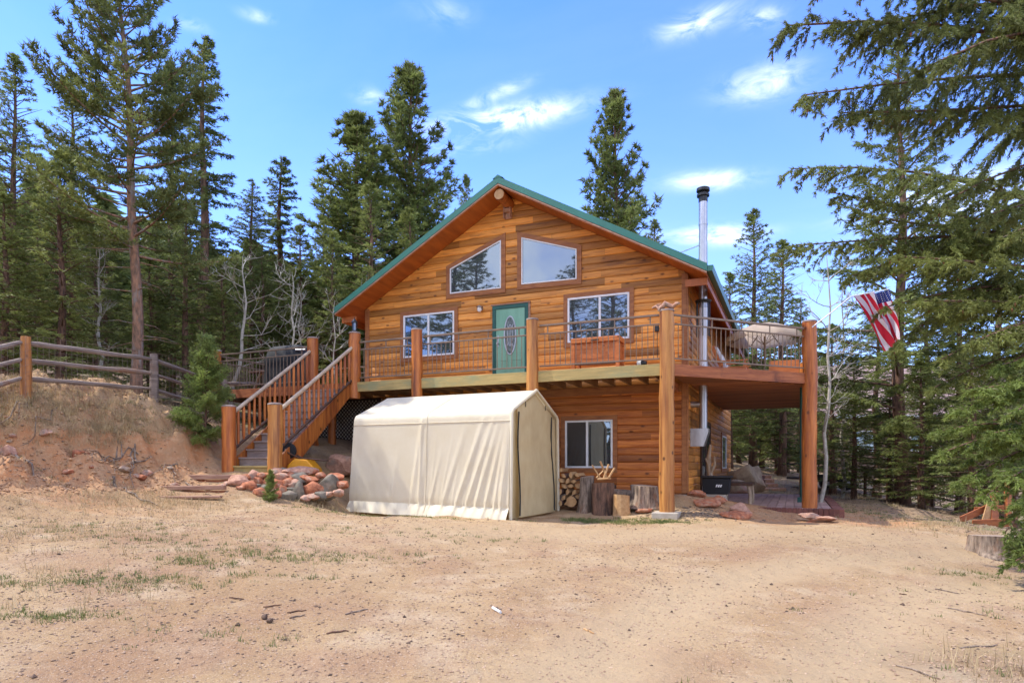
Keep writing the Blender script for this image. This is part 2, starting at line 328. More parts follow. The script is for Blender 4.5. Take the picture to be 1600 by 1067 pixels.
# ---------------------------------------------------------------- terrain
CP = [(-8,0,.15),(0,0,0),(8,0,-.05),(0,-10,-.3),(-15,-5,.8),(15,-5,-.3),
 (-4,5,.24),(0,5,.16),(4,5,.10),(-6.5,8,.62),(-3,8,.42),(0,8,.30),(4,8,.22),(7,8,.05),(-3,11,.58),(-4.5,10,.68),(0,11,.42),(4,11,.38),(6,12,.38),
 (-3.6,14.5,.57),(-2,13.6,.53),(0,12.9,.50),(1,15,.5),(3.3,13.7,.52),(7,15.1,.46),(5,14,.5),(2.5,15.2,.62),(4.0,15.0,.90),(4.4,14.4,.72),(3.4,15.1,.85),
 (-5.0,14.2,1.22),(-6.6,14.6,1.40),(-5.7,14.3,1.36),(-4.2,13.3,.80),(-5.2,13.3,.92),(-6.3,13.2,.98),(-4.1,14.6,.95),(-3.4,16.5,1.0),
 (-5,17.5,2.1),(-6,18.5,2.4),(-7,17,2.3),(-2.5,18,1.6),
 (-11.5,8.6,1.1),(-10,9.3,1.08),(-8.6,10.7,1.08),(-7.6,12.2,1.05),(-7.2,13.4,1.12),(-7.0,14.4,1.5),
 (-12.5,11.0,2.45),(-10.8,12.1,2.42),(-9.5,12.7,2.48),(-8.5,13.9,2.48),(-7.8,14.9,2.4),(-9.6,11.3,1.75),(-8.6,12.5,1.75),(-10.8,10.6,1.7),
 (-9.65,12.95,2.86),(-11,13.4,2.95),(-8.5,15.5,2.95),(-7.7,16.2,2.5),(-15,12,3.4),(-12,17,3.3),(-9.9,17,3.15),(-11,22,3.7),(-8,20,3.0),(-8,25,3.4),(-15,30,5),(-30,22,8),(-28,40,9),(-50,60,18),(0,30,3.0),(-3,38,4.2),(0,60,6),
 (4,20,.8),(8,18,.48),(8.5,22.5,.52),(6,18,.48),(6.4,22,.50),(8.8,26,.80),(10,31,1.5),(12.9,26,.58),(11.9,20,.42),(11.5,17,.33),(9.0,12,.22),(8,10.5,.15),(10,9,-.1),
 (15.5,22,-.3),(15,17,-.5),(14,12,-.5),(22,25,-.8),(22,45,1.2),(35,45,1.4),(20,15,-1.5),(45,30,0),(40,80,6),(100,20,6),(-100,20,26),(0,150,24),(120,150,20),(-120,150,40),(0,-120,-2),(-120,-100,6),(120,-100,-2),
 (400,400,40),(-400,400,70),(400,-400,0),(-400,-400,10)]
CPa = np.array(CP, float)
def _tps(r2): return np.where(r2 > 1e-12, r2*np.log(r2+1e-12), 0.0)
_d2 = ((CPa[:,None,:2]-CPa[None,:,:2])**2).sum(-1); _n = len(CPa)
_K = np.zeros((_n+3, _n+3)); _K[:_n,:_n] = _tps(_d2)+np.eye(_n)*.02; _K[:_n,_n] = 1; _K[:_n,_n+1:] = CPa[:,:2]; _K[_n,:_n] = 1; _K[_n+1:,:_n] = CPa[:,:2].T
_w = np.linalg.solve(_K, np.concatenate([CPa[:,2], np.zeros(3)]))
_rg = np.random.RandomState(5); _LAT = _rg.rand(256, 256)
def vnoise(x, y):
    xi = np.floor(x).astype(int); yi = np.floor(y).astype(int); fx = x-xi; fy = y-yi
    fx = fx*fx*(3-2*fx); fy = fy*fy*(3-2*fy)
    a = _LAT[xi % 256, yi % 256]; b = _LAT[(xi+1) % 256, yi % 256]; c = _LAT[xi % 256, (yi+1) % 256]; d = _LAT[(xi+1) % 256, (yi+1) % 256]
    return (a*(1-fx)+b*fx)*(1-fy)+(c*(1-fx)+d*fx)*fy-.5
def gbase(x, y):
    x = np.asarray(x, float); y = np.asarray(y, float); sh = x.shape; x = x.ravel(); y = y.ravel(); out = np.empty_like(x)
    for i in range(0, len(x), 20000):
        xx, yy = x[i:i+20000], y[i:i+20000]; r2 = (xx[:,None]-CPa[:,0])**2+(yy[:,None]-CPa[:,1])**2
        out[i:i+20000] = _tps(r2)@_w[:_n]+_w[_n]+_w[_n+1]*xx+_w[_n+2]*yy
    return out.reshape(sh)
def bankness(x, y):
    """1 on the cut bank left of the stairs, 0 elsewhere"""
    a = np.clip((-6.2-x)/1.2, 0, 1)*np.clip((x+15)/2, 0, 1)
    z = gbase(x, y); return a*np.clip((z-1.02)/.55, 0, 1)*np.clip((16.5-y)/1.5, 0, 1)
def gz_arr(x, y):
    x = np.asarray(x, float); y = np.asarray(y, float); z = gbase(x, y); gb = z; b = bankness(x, y)
    n = vnoise(x*.9, y*.9)*.05+vnoise(x*2.3+9, y*2.3)*.03+vnoise(x*6, y*6+4)*.016+vnoise(x*15, y*15)*.010
    z = z+n*np.where((x > 7.5) | (y > 17), 2.0, 1.0)
    z = z+b*(vnoise(x*1.7+3, y*1.7)*.38+vnoise(x*4.5, y*4.5+7)*.30+vnoise(x*11, y*11)*.15+vnoise(x*7+2, y*16)*.10)
    lip = np.clip((gb+vnoise(x*1.3+2, y*1.3)*.35-1.98)/.14, 0, 1); z = z+b*(.22*lip*lip*(3-2*lip)-.10)
    # shallow wheel ruts sweeping across the yard
    r = np.hypot(x-9, y-1); z = z-.03*np.exp(-((r-9.2)/.30)**2)*(y < 13)-.03*np.exp(-((r-7.5)/.30)**2)*(y < 13)+.012*np.exp(-((r-8.7)/.2)**2)*(y < 13)
    far = np.hypot(x, y-15); z = z+np.clip((far-60)/40, 0, 1)*vnoise(x*.02, y*.02)*10
    return z
def gz(x, y): return float(gz_arr(np.array([x]), np.array([y]))[0])
def axis(lo, hi, step, far, g=1.12):
    c = list(np.arange(lo, hi, step)); s = step
    a = [lo]
    while a[-1] > -far: s *= g; a.append(a[-1]-s)
    s = step; b = [c[-1]]
    while b[-1] < far: s *= g; b.append(b[-1]+s)
    return np.array(a[:0:-1]+c+b[1:])
xs = axis(-11.5, 11.5, .055, 700); ys = axis(2.6, 16.6, .055, 700)
GX, GY = np.meshgrid(xs, ys); GZ = gz_arr(GX, GY)
nx_, ny_ = len(xs), len(ys)
gm = bpy.data.meshes.new('ground')
co = np.stack([GX, GY, GZ], -1).reshape(-1, 3)
ii = np.arange(nx_*ny_).reshape(ny_, nx_); q = np.stack([ii[:-1,:-1], ii[:-1,1:], ii[1:,1:], ii[1:,:-1]], -1).reshape(-1, 4)
gm.vertices.add(len(co)); gm.vertices.foreach_set('co', co.ravel()); gm.loops.add(q.size); gm.loops.foreach_set('vertex_index', q.ravel().astype(np.int32))
gm.polygons.add(len(q)); gm.polygons.foreach_set('loop_start', np.arange(0, q.size, 4, dtype=np.int32)); gm.polygons.foreach_set('loop_total', np.full(len(q), 4, np.int32))
gm.update(); gm.shade_smooth()
def patch(x, y):   # where litter and soil lie: 0 sand .. 1 forest floor
    f = np.clip((y-16.8)/2, 0, 1)*np.where((x > -4) & (x < 9.5), 0, 1)
    r = np.clip((x-8.2-(y-10)*.12)/1.6, 0, 1)*np.clip((y-9)/3, 0, 1)
    l = np.clip((-12.5-x)/1, 0, 1)
    back = np.clip((y-27)/2, 0, 1)
    c = np.clip((x-2.6)/1.2, 0, 1)*np.clip((5.6-y)/.9, 0, 1)*.55
    return np.clip(np.maximum.reduce([f, r, l, back, c])+vnoise(x*.8, y*.8)*.5*(np.maximum.reduce([f, r, l, back, c]) > .05), 0, 1)
red = np.clip(bankness(GX, GY)*(1.0-np.clip((GZ-2.30+vnoise(GX*1.3, GY*1.3)*.5)/.15, 0, 1))*.92+.3*np.clip((-5.6-GX)/1.5, 0, 1)*(GY > 11), 0, 1)
red = np.maximum(red, .75*np.clip((GX-3.6)/.8, 0, 1)*np.clip((GY-12.9)/.8, 0, 1)*np.clip((9.4-GX)/1, 0, 1)*np.clip((17-GY), 0, 1))  # shadow before the patio put into the ground colour as reddish brown
def tracks(x, y):
    r = np.hypot(x-9, y-1); t = np.exp(-((r-9.2)/.45)**2)+np.exp(-((r-7.5)/.45)**2)+.7*np.exp(-((y-11.2-.25*np.sin(x*.5))/.9)**2)*(x > -2)
    return np.clip(t+vnoise(x*1.1, y*1.1)*.5*t, 0, 1)
for nm, arr in (('red', red), ('floor', patch(GX, GY)), ('track', tracks(GX, GY))):
    at = gm.attributes.new(nm, 'FLOAT', 'POINT'); at.data.foreach_set('value', arr.ravel().astype(np.float32))
def ground_mat():
    m = bpy.data.materials.new('decomposed_granite_ground'); m.use_nodes = True; nt = m.node_tree; B = nt.nodes['Principled BSDF']
    B.inputs['Roughness'].default_value = .95; B.inputs['Specular IOR Level'].default_value = .15
    tc = nt.nodes.new('ShaderNodeTexCoord')
    def noise(sc, det, off=0, st=(1,1,1), ro=.6):
        mp = nt.nodes.new('ShaderNodeMapping'); mp.inputs['Scale'].default_value = st; mp.inputs['Location'].default_value = (off, off, 0); nt.links.new(tc.outputs['Object'], mp.inputs[0])
        n = nt.nodes.new('ShaderNodeTexNoise'); n.inputs['Scale'].default_value = sc; n.inputs['Detail'].default_value = det; n.inputs['Roughness'].default_value = ro
        nt.links.new(mp.outputs[0], n.inputs['Vector']); return n.outputs['Fac']
    def rng(x, a, b, c=0, d=1):
        r = nt.nodes.new('ShaderNodeMapRange'); r.inputs[1].default_value = a; r.inputs[2].default_value = b; r.inputs[3].default_value = c; r.inputs[4].default_value = d; nt.links.new(x, r.inputs[0]); return r.outputs[0]
    def mix(f, a, b, bt='MIX'):
        x = nt.nodes.new('ShaderNodeMix'); x.data_type = 'RGBA'; x.blend_type = bt
        if isinstance(f, float): x.inputs[0].default_value = f
        else: nt.links.new(f, x.inputs[0])
        for i, y in ((6, a), (7, b)):
            if isinstance(y, tuple): x.inputs[i].default_value = y+(1,)
            else: nt.links.new(y, x.inputs[i])
        return x.outputs[2]
    def mul(a, b):
        n = nt.nodes.new('ShaderNodeMath'); n.operation = 'MULTIPLY'
        for i, y in enumerate((a, b)):
            if isinstance(y, float): n.inputs[i].default_value = y
            else: nt.links.new(y, n.inputs[i])
        return n.outputs[0]
    A = {}
    for nm in ('red', 'floor', 'track'):
        a = nt.nodes.new('ShaderNodeAttribute'); a.attribute_name = nm; A[nm] = a.outputs['Fac']
    c = mix(rng(noise(.45, 6), .42, .58), (.40,.275,.145), (.325,.205,.100))
    c = mix(rng(noise(1.6, 5, 4), .5, .68), c, (.45,.33,.20))
    c = mix(mul(rng(noise(.8, 7, 11), .50, .64), .75), c, (.30,.175,.095))
    sp = noise(42, 3, 2, ro=.75); c = mix(mul(rng(sp, .54, .64), .7), c, (.24,.15,.095))
    sp2 = noise(75, 2, 8, ro=.8); c = mix(mul(rng(sp2, .58, .66), .5), c, (.62,.50,.38))
    sp3 = noise(16, 4, 21, ro=.8); c = mix(mul(rng(sp3, .57, .66), .65), c, (.17,.105,.065))
    c = mix(mul(A['track'], .75), c, mix(rng(sp2, .4, .7), (.43,.315,.182), (.365,.25,.140)))
    rd = mix(rng(noise(2.2, 6, 31), .35, .65), (.48,.21,.088), (.41,.245,.13))
    c = mix(mul(A['track'], .75), c, mix(rng(sp2, .4, .7), (.43,.315,.182), (.365,.25,.140)))
    rd = mix(rng(noise(9, 5, 3), .5, .7), rd, (.50,.30,.16))
    c = mix(A['red'], c, rd)
    fl = mix(rng(noise(2.5, 7, 13), .35, .65), (.17,.11,.07), (.30,.215,.14))
    fl = mix(rng(noise(.7, 5, 17), .52, .66), fl, (.15,.16,.06))
    fl = mix(mul(rng(noise(22, 4, 1), .55, .65), .7), fl, (.07,.05,.035))
    c = mix(A['floor'], c, fl)
    nt.links.new(c, B.inputs['Base Color'])
    b1 = nt.nodes.new('ShaderNodeBump'); b1.inputs['Strength'].default_value = .85; b1.inputs['Distance'].default_value = .02; nt.links.new(noise(26, 8, 3, ro=.75), b1.inputs['Height'])
    b2 = nt.nodes.new('ShaderNodeBump'); b2.inputs['Strength'].default_value = .7; b2.inputs['Distance'].default_value = .06; nt.links.new(noise(5, 5, 3), b2.inputs['Height']); nt.links.new(b1.outputs[0], b2.inputs['Normal'])
    nt.links.new(b2.outputs[0], B.inputs['Normal'])
    return m
gm.materials.append(ground_mat())
ground = bpy.data.objects.new('ground', gm); COL.objects.link(ground); ground['kind'] = 'structure'

# small loose bits: one mesh each, nobody could count them
def tri_mesh(name, V, tint, material, parent=None, off=(0,0,0)):
    """V (N,3,3) loose triangles"""
    n = len(V); me = bpy.data.meshes.new(name); me.vertices.add(n*3); me.vertices.foreach_set('co', (V.reshape(-1, 3)-np.array(off)).astype(np.float32).ravel())
    me.loops.add(n*3); me.loops.foreach_set('vertex_index', np.arange(n*3, dtype=np.int32)); me.polygons.add(n)
    me.polygons.foreach_set('loop_start', np.arange(0, n*3, 3, dtype=np.int32)); me.polygons.foreach_set('loop_total', np.full(n, 3, np.int32))
    at = me.attributes.new('rnd', 'FLOAT', 'POINT'); at.data.foreach_set('value', np.repeat(tint, 3).astype(np.float32))
    me.update(); me.materials.append(material)
    return me
OCT = np.array([(1,0,0),(0,1,0),(-1,0,0),(0,-1,0),(0,0,1),(0,0,-1)], float); OCF = [(0,1,4),(1,2,4),(2,3,4),(3,0,4),(1,0,5),(2,1,5),(3,2,5),(0,3,5)]
def bits(name, pts, size, material, rg, flat=.6, label=None, cat=None, elong=1.0):
    n = len(pts); z = gz_arr(pts[:,0], pts[:,1]); c = np.stack([pts[:,0], pts[:,1], z+size*flat*.35], -1)
    v = OCT[None]*(rg.uniform(.6, 1.3, (n,6,1)))*size[:,None,None]; v[:,:,2] *= flat; v[:,:,0] *= elong
    a = rg.uniform(0, 6.28, n); ca, sa = np.cos(a)[:,None], np.sin(a)[:,None]
    v = np.stack([v[:,:,0]*ca-v[:,:,1]*sa, v[:,:,0]*sa+v[:,:,1]*ca, v[:,:,2]], -1)+c[:,None]
    V = v[:, np.array(OCF)].reshape(-1, 3, 3); me = tri_mesh(name, V, np.repeat(rg.rand(n), 8), material)
    o = bpy.data.objects.new(name, me); COL.objects.link(o); put(o, label, cat, None, 'stuff'); return o
RG = np.random.RandomState(11)
def yard_pts(n, lo=3.4, hi=15.0, bias=1.0):
    Y = lo+(hi-lo)*RG.rand(n)**bias; X = RG.uniform(-.82, .82, n)*Y; return np.stack([X, Y], -1)
def not_under(p):
    keep = ~((p[:,0] > -3.6) & (p[:,0] < 1.1) & (p[:,1] > 12.8)); return p[keep]
p = not_under(yard_pts(30000, bias=.8)); p = p[(vnoise(p[:,0]*.7+5, p[:,1]*.7) > -.12) | (RG.rand(len(p)) < .25)]
bits('gravel', p, RG.uniform(.005, .014, len(p)), MT['pebble'], RG, label='fine granite grit strewn over the sandy yard', cat='gravel')
p = not_under(yard_pts(8000, bias=.75)); dens = vnoise(p[:,0]*.55+1, p[:,1]*.55)+np.where(p[:,0] < -1.0, .20, -.08)+np.where((p[:,0] > 3) & (p[:,1] < 6), .35, 0); p = p[((dens > -.02) | (RG.rand(len(p)) < .12)) & (tracks(p[:,0], p[:,1]) < .3+.7*RG.rand(len(p)))]
bits('bark_litter', p, RG.uniform(.006, .016, len(p)), MT['litter'], RG, .45, 'dark bark flakes and needle litter scattered on the sandy yard', 'litter', 1.5)
p = not_under(yard_pts(110, bias=1.2)); bits('pine_cones', p, RG.uniform(.015, .026, len(p)), MT['litter'], RG, .8, 'small dark pine cones lying about the sandy yard', 'pine cones', 1.2)
def blades(name, pts, h, w, k, material, label, cat, lean=.5, spread=.05):
    n = len(pts); z = gz_arr(pts[:,0], pts[:,1]); N = n*k
    b = np.repeat(np.stack([pts[:,0], pts[:,1], z-.005], -1), k, 0); b[:,:2] += RG.normal(0, spread, (N,2))
    hh = np.repeat(h, k)*RG.uniform(.5, 1.2, N); a = RG.uniform(0, 6.28, N); dirx = np.stack([np.cos(a), np.sin(a)], -1)
    l = RG.uniform(.1, 1, N)*lean
    tip = b+np.stack([dirx[:,0]*hh*l, dirx[:,1]*hh*l, hh*np.sqrt(np.clip(1-l*l*.8, .05, 1))], -1)
    pa = np.stack([-dirx[:,1], dirx[:,0], np.zeros(N)], -1)*w/2
    V = np.stack([b-pa, b+pa, tip], 1); me = tri_mesh(name, V, RG.rand(N), material)
    o = bpy.data.objects.new(name, me); COL.objects.link(o); return put(o, label, cat, None, 'stuff')
# green tufts: mostly left foreground and beside the shelter, as the photograph shows
def clump(c, r, n): return np.array(c)+RG.normal(0, 1, (n,2))*np.array(r)
G = [clump((-4.6,6.6),(.5,.10),70), clump((-3.9,6.9),(.45,.12),80), clump((-4.0,5.6),(.35,.08),60), clump((-3.0,8.2),(.5,.15),80), clump((-3.6,7.6),(.3,.12),60),
     clump((-4.7,5.1),(.25,.07),45), clump((-2.6,7.3),(.3,.06),18), clump((-2.1,8.6),(.7,.25),50), clump((-1.7,10.4),(1.1,.35),70), clump((-4.4,8.7),(.9,.4),90), clump((-2.3,5.2),(.5,.15),16),
     clump((-2.0,12.9),(1.1,.12),120), clump((1.4,13.3),(.3,.15),150), clump((2.2,13.3),(.45,.22),200), clump((3.0,13.05),(.4,.14),170), clump((7.4,7.4),(.7,.25),70), clump((6.2,8.5),(.5,.15),40), clump((4.0,4.5),(.9,.25),40), clump((3.2,4.0),(.4,.12),25),
     clump((8.4,16.2),(.5,.8),130), clump((9.4,14.6),(.7,.5),110), clump((5.5,6.5),(1.5,.5),24), clump((-10.2,12.9),(.6,.3),130), clump((-12,14),(1.5,1.0),260), clump((-8.3,14.4),(.35,.2),60), clump((-8.8,12.1),(.25,.15),30), clump((-3.9,13.0),(.5,.15),40), clump((-6.5,9.3),(.9,.5),60)]
G = np.concatenate(G); G = G[~((G[:,0] > -3.45) & (G[:,0] < 1.0) & (G[:,1] > 12.95+.0*G[:,0]))]
blades('grass', G, RG.uniform(.025, .07, len(G)), .008, 14, MT['grass'], 'short green grass tufts growing in the sandy yard', 'grass', .9, .035)
D0_ = D = np.concatenate([clump((-8.3,13.7),(.5,.5),1300), clump((-10,12.4),(1.2,.5),1500), clump((-9.2,13.1),(.9,.4),1000), clump((-12,11.5),(1.2,.6),900), clump((-12,13.5),(1.6,1.2),600), clump((-9.0,15.5),(1.2,1.0),420), clump((-7.4,14.6),(.3,.4),220), clump((-8,11.8),(1.0,.5),220),
     clump((-6.6,12.6),(.7,.3),160), clump((4.2,4.4),(.9,.35),120), clump((8.6,13.5),(.8,1.2),220), clump((-4.1,13.6),(.5,.2),90), clump((-10,18),(2,1.5),600), clump((-9.5,10.3),(.9,.4),180), clump((10,22),(1.5,3),500), clump((9.5,28),(2,3),500), clump((-5.5,7.5),(1.2,1.0),60), clump((-4.5,6.2),(.8,.5),40), clump((-7,9),(1.5,.6),120)])
_z = gbase(D[:,0], D[:,1]); _b = bankness(D[:,0], D[:,1]); D = D[(_b < .1) | (_z > 2.12) | (RG.rand(len(D)) < .05)]
blades('dry_grass', D, RG.uniform(.06, .19, len(D)), .008, 9, MT['soilplant'], 'dry straw coloured grass matted over the bank and slope', 'dry grass', 1.0, .06)
# soil clods, stones and bark on the cut bank
bk = np.concatenate([clump((-8.3,12.6),(1.3,1.1),2000), clump((-9.8,11.2),(1.2,.9),1800), clump((-7.3,13.4),(.5,.8),500)]); bk = bk[bankness(bk[:,0], bk[:,1]) > .1]
bits('soil_clods', bk, RG.uniform(.010, .05, len(bk))**1.0*RG.uniform(.5, 1, len(bk)), mat('orange_soil_clods', (.48,.28,.145), (.34,.20,.11), (6,6,6), 4, .95, .5), RG, .8, 'crumbly orange soil clods and stones on the cut bank', 'soil')
fr = np.concatenate([clump((10.5,16),(1.0,3),900), clump((-11,15),(2.2,2),1400), clump((3.9,13.75),(.45,.22),500)])
bits('needle_litter', fr, RG.uniform(.012, .035, len(fr)), mat('needle_and_chip_litter', (.30,.22,.15), (.13,.09,.06), (12,12,12), 3, .95, .3), RG, .5, 'grey brown needles and wood chips under the trees and beside the log post', 'litter', 1.6)

# ---------------------------------------------------------------- the cabin
SC, ZR, PIT = -6.727, 8.71, .5522           # ridge line, ridge height, roof pitch
SL, SR = -11.725, -1.73; DF, DB = 14.64, 27.1; WF, WB = 15.4, 26.6; WLs, WRs = -11.18, -2.28
def zroof(s): return ZR-PIT*abs(s-SC)
cabin = thing('cabin', 'two storey honey brown log sided cabin with a green metal gable roof', 'house', HW(WRs, WF, .93), ANG)
PROF = [(0,-.004),(.05,.015),(.14,.021),(.55,.022),(.88,.019),(.955,.013),(1,-.004)]
def siding(mb, a0, a1, z0, z1, fn, clip=None, h=.178, rg=None):
    rg = rg or rnd; k = int(math.ceil((z1-z0)/h)); 
    for i in range(k):
        zb = z0+i*h; x = a0-rg.uniform(0, 3)
        while x < a1:
            w = rg.uniform(1.6, 4.2); xa, xb = max(x, a0), min(x+w, a1)-.003; x += w
            if xb-xa < .05: continue
            r = rg.random(); vs = []; ok = False
            for (f, o) in PROF:
                z = min(zb+f*h, z1); lo, hi = clip(z) if clip else (a0, a1)
                l, rr = max(xa, lo), min(xb, hi)
                if rr > l: ok = True
                else: l = rr = (l+rr)/2
                vs += [fn(l, o, z), fn(rr, o, z)]
            if ok: mb.add(vs, [(2*j, 2*j+1, 2*j+3, 2*j+2) for j in range(len(PROF)-1)], 0, max(r, .001))
rw = random.Random(3)
def gclip(z):
    half = max((ZR-.24-z)/PIT, 0); return (max(WLs, SC-half), min(WRs, SC+half))
# solid core of the walls behind the boards
mb = MB(); mb.prism([(WLs, .9),(WRs, .9),(WRs, zroof(WRs)-.27),(SC, ZR-.27),(WLs, zroof(WLs)-.27)], lambda a, z, d: (a, d, z), WF+.001, WB-.001)
mb.build('wall_core', MT['trimwood'], cabin)
mb = MB(); siding(mb, WLs, WRs, 3.45, ZR-.26, lambda a, o, z: (a, WF-o, z), gclip, rg=rw)
up = mb.build('upper_wall', MT['siding'], cabin, smooth=50, fix=False)
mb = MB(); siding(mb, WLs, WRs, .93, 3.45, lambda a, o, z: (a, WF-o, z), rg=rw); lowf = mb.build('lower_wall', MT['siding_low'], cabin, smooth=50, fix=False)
mb = MB(); siding(mb, WF, WB, .93, zroof(WRs)-.26, lambda a, o, z: (WRs+o, a, z), rg=rw); mb.build('side_wall', MT['siding'], cabin, smooth=50, fix=False)
mb = MB(); siding(mb, WF, WB, .93, zroof(WLs)-.26, lambda a, o, z: (WLs-o, a, z), rg=rw); mb.build('side_wall', MT['siding'], cabin, smooth=50, fix=False)
mb = MB(); mb.box(WLs+.03, WRs-.03, WF+.03, WB-.03, -.5, .9); mb.box(WRs-.16, WRs+.07, WF-.06, WF+.5, .3, .90); mb.build('foundation', MT['concrete'], cabin)
for s in (WLs+.05, WRs-.05):
    sg = 1 if s > SC else -1; mb = MB(); mb.box(s-.055, s+.055, WF-.042, WF-.001, .93, zroof(s)-.28); mb.box(s+sg*.0575, s+sg*.085, WF-.042, WF+.09, .93, zroof(s)-.30)
    mb.build('corner_trim', MT['trimwood'], cabin, bevel=.004)
mb = MB(); mb.box(WLs+.11, WRs-.11, WF-.046, WF-.002, 3.28, 3.46); mb.build('ledger_board', MT['trimwood'], cabin)
# roof
mb = MB(); T = .165
for (sa, sb) in ((SL, SC), (SC, SR)):
    mb.prism([(sa, zroof(sa)), (sb, zroof(sb)), (sb, zroof(sb)-T), (sa, zroof(sa)-T)], lambda a, z, d: (a, d, z), DF, DB)
    for i in range(1, 31):
        d = DF+.4*i
        if d < DB-.1: mb.prism([(sa, zroof(sa)+.03), (sb, zroof(sb)+.03), (sb, zroof(sb)-.01), (sa, zroof(sa)-.01)], lambda a, z, t: (a, t, z), d, d+.03)
mb.prism([(SC-.14, ZR-.045), (SC, ZR+.045), (SC+.14, ZR-.045), (SC, ZR-.02)], lambda a, z, d: (a, d, z), DF-.006, DB)
roof = mb.build('roof', MT['roof'], cabin)
mb = MB()
for (sa, sb, sg) in ((SL+.02, SC, 1), (SC, SR-.02, -1)):
    mb.prism([(sa, zroof(sa)-T-.004), (sb, zroof(sb)-T-.004), (sb, zroof(sb)-T-.07), (sa, zroof(sa)-T-.07)], lambda a, z, d: (a, d, z), DF+.02, DB-.02)
mb.build('soffit', MT['soffit'], cabin)
mb = MB()
for (sa, sb) in ((SL+.01, SC-.001), (SC+.001, SR-.01)):
    mb.prism([(sa, zroof(sa)-T-.012), (sb, zroof(sb)-T-.012), (sb, zroof(sb)-T-.046), (sa, zroof(sa)-T-.046)], lambda a, z, d: (a, d, z), DF+.004, DF+.0185)
mb.build('fascia_strip', MT['timber'], cabin)
mb = MB(); z = zroof(SL)-T-.075
mb.box(SL+.03, WLs-.03, DF+.30, DF+.34, z-.14, z+.015); mb.box(SL+.03, SL+.07, DF+.34, DB-.1, z-.14, z+.0)
mb.box(SR-.07, SR-.03, DF+.34, DB-.1, z-.14, z+.0); mb.box(WRs+.04, SR-.03, DF+.30, DF+.34, z-.14, z+.015)
mb.build('eave_board', MT['soffit'], cabin)
g = zroof(SR)-.04; mb = MB(); mb.prism([(SR+.003,g),(SR+.12,g),(SR+.13,g-.02),(SR+.10,g-.12),(SR+.003,g-.12)], lambda a, z, d: (a, d, z), DF+.02, DB); mb.build('gutter', MT['roof'], cabin)
mb = MB(); mb.tube([(SC, DF+.09, 8.30), (SC, WF-.02, 8.28)], .135, 20); rb = mb.build('ridge_beam', MT['log'], cabin, smooth=40)
mb = MB(); mb.tube([(SC, DF+.076, 8.30), (SC, DF+.089, 8.30)], .128, 20); mb.build('beam_end', MT['splitwood'], rb, smooth=40)
# windows: outlines are read off the wall plane
FW = lambda a, z, d: (a, d, z)
def window(poly, d=WF, trim=.11, mull=None, fr=.045, fn=FW, sgn=1):
    """poly: outer edge of the white frame on the wall plane, as (a,z)"""
    mb = MB(); ring(mb, poly, fr, fn, d-sgn*.062, d-sgn*.024)
    inn = inset(poly, fr)
    if mull is not None:
        a = poly[0][0]+(poly[1][0]-poly[0][0])*mull; zs = [p[1] for p in poly]; mb.prism([(a-.028, min(zs)+fr), (a+.028, min(zs)+fr), (a+.028, max(zs)-fr), (a-.028, max(zs)-fr)], fn, d-sgn*.058, d-sgn*.03)
    w = mb.build('window', MT['white'], cabin, bevel=.003)
    mb = MB(); ring(mb, inset(poly, -trim), trim-.002, fn, d-sgn*.05, d-sgn*.010); mb.build('trim', MT['trimwood'], w)
    if mull is None:
        mb = MB(); mb.prism(inset(poly, fr-.004), fn, d-sgn*.036, d-sgn*.026); mb.build('pane', MT['glass'], w)
    else:
        a = poly[0][0]+(poly[1][0]-poly[0][0])*mull; zb, zt = min(p[1] for p in poly)+fr-.004, max(p[1] for p in poly)-fr+.004
        for k, (l, r) in enumerate(((inn[0][0]-.004, a-.02), (a+.02, inn[1][0]+.004))):
            mb = MB(); mb.prism([(l, zb), (r, zb), (r, zt), (l, zt)], fn, d-sgn*(.036+.006*k), d-sgn*.026); mb.build('pane', MT['glass'], w)
    return w
def wp(*px): return [(fs(u, WF), fz(u, v, WF)) for u, v in px]
def rect(u0, u1, vt, vb):   # vt, vb measured on the right-hand edge
    a0, a1 = fs(u0, WF), fs(u1, WF); zt, zb = fz(u1, vt, WF), fz(u1, vb, WF); return [(a0, zb), (a1, zb), (a1, zt), (a0, zt)]
window(rect(632, 711, 486, 554), mull=.5)
window(rect(888, 984, 457, 529), mull=.53)
window(rect(884, 958, 655.5, 731), mull=.47)
window(wp((704.5,460), (784,451), (784,376), (704.5,421)), trim=.12, fr=.03)
window(wp((816,445.5), (902,437), (902,390), (816,372)), trim=.12, fr=.03)
# the side windows and door
sfn = lambda a, z, d: (d, a, z)
window([(23.0, 1.45), (24.5, 1.45), (24.5, 2.57), (23.0, 2.57)], d=WRs, fn=sfn, sgn=-1)
mb = MB(); ring(mb, [(17.6, .80), (19.6, .80), (19.6, 2.78), (17.6, 2.78)], .09, sfn, WRs+.024, WRs+.07); mb.prism([(18.56, .89), (18.64, .89), (18.64, 2.69), (18.56, 2.69)], sfn, WRs+.026, WRs+.064)
pd = mb.build('patio_door', MT['darkwood'], cabin); mb = MB(); mb.prism([(17.68, .88), (19.52, .88), (19.52, 2.70), (17.68, 2.70)], sfn, WRs+.025, WRs+.045); mb.build('pane', MT['glass'], pd)
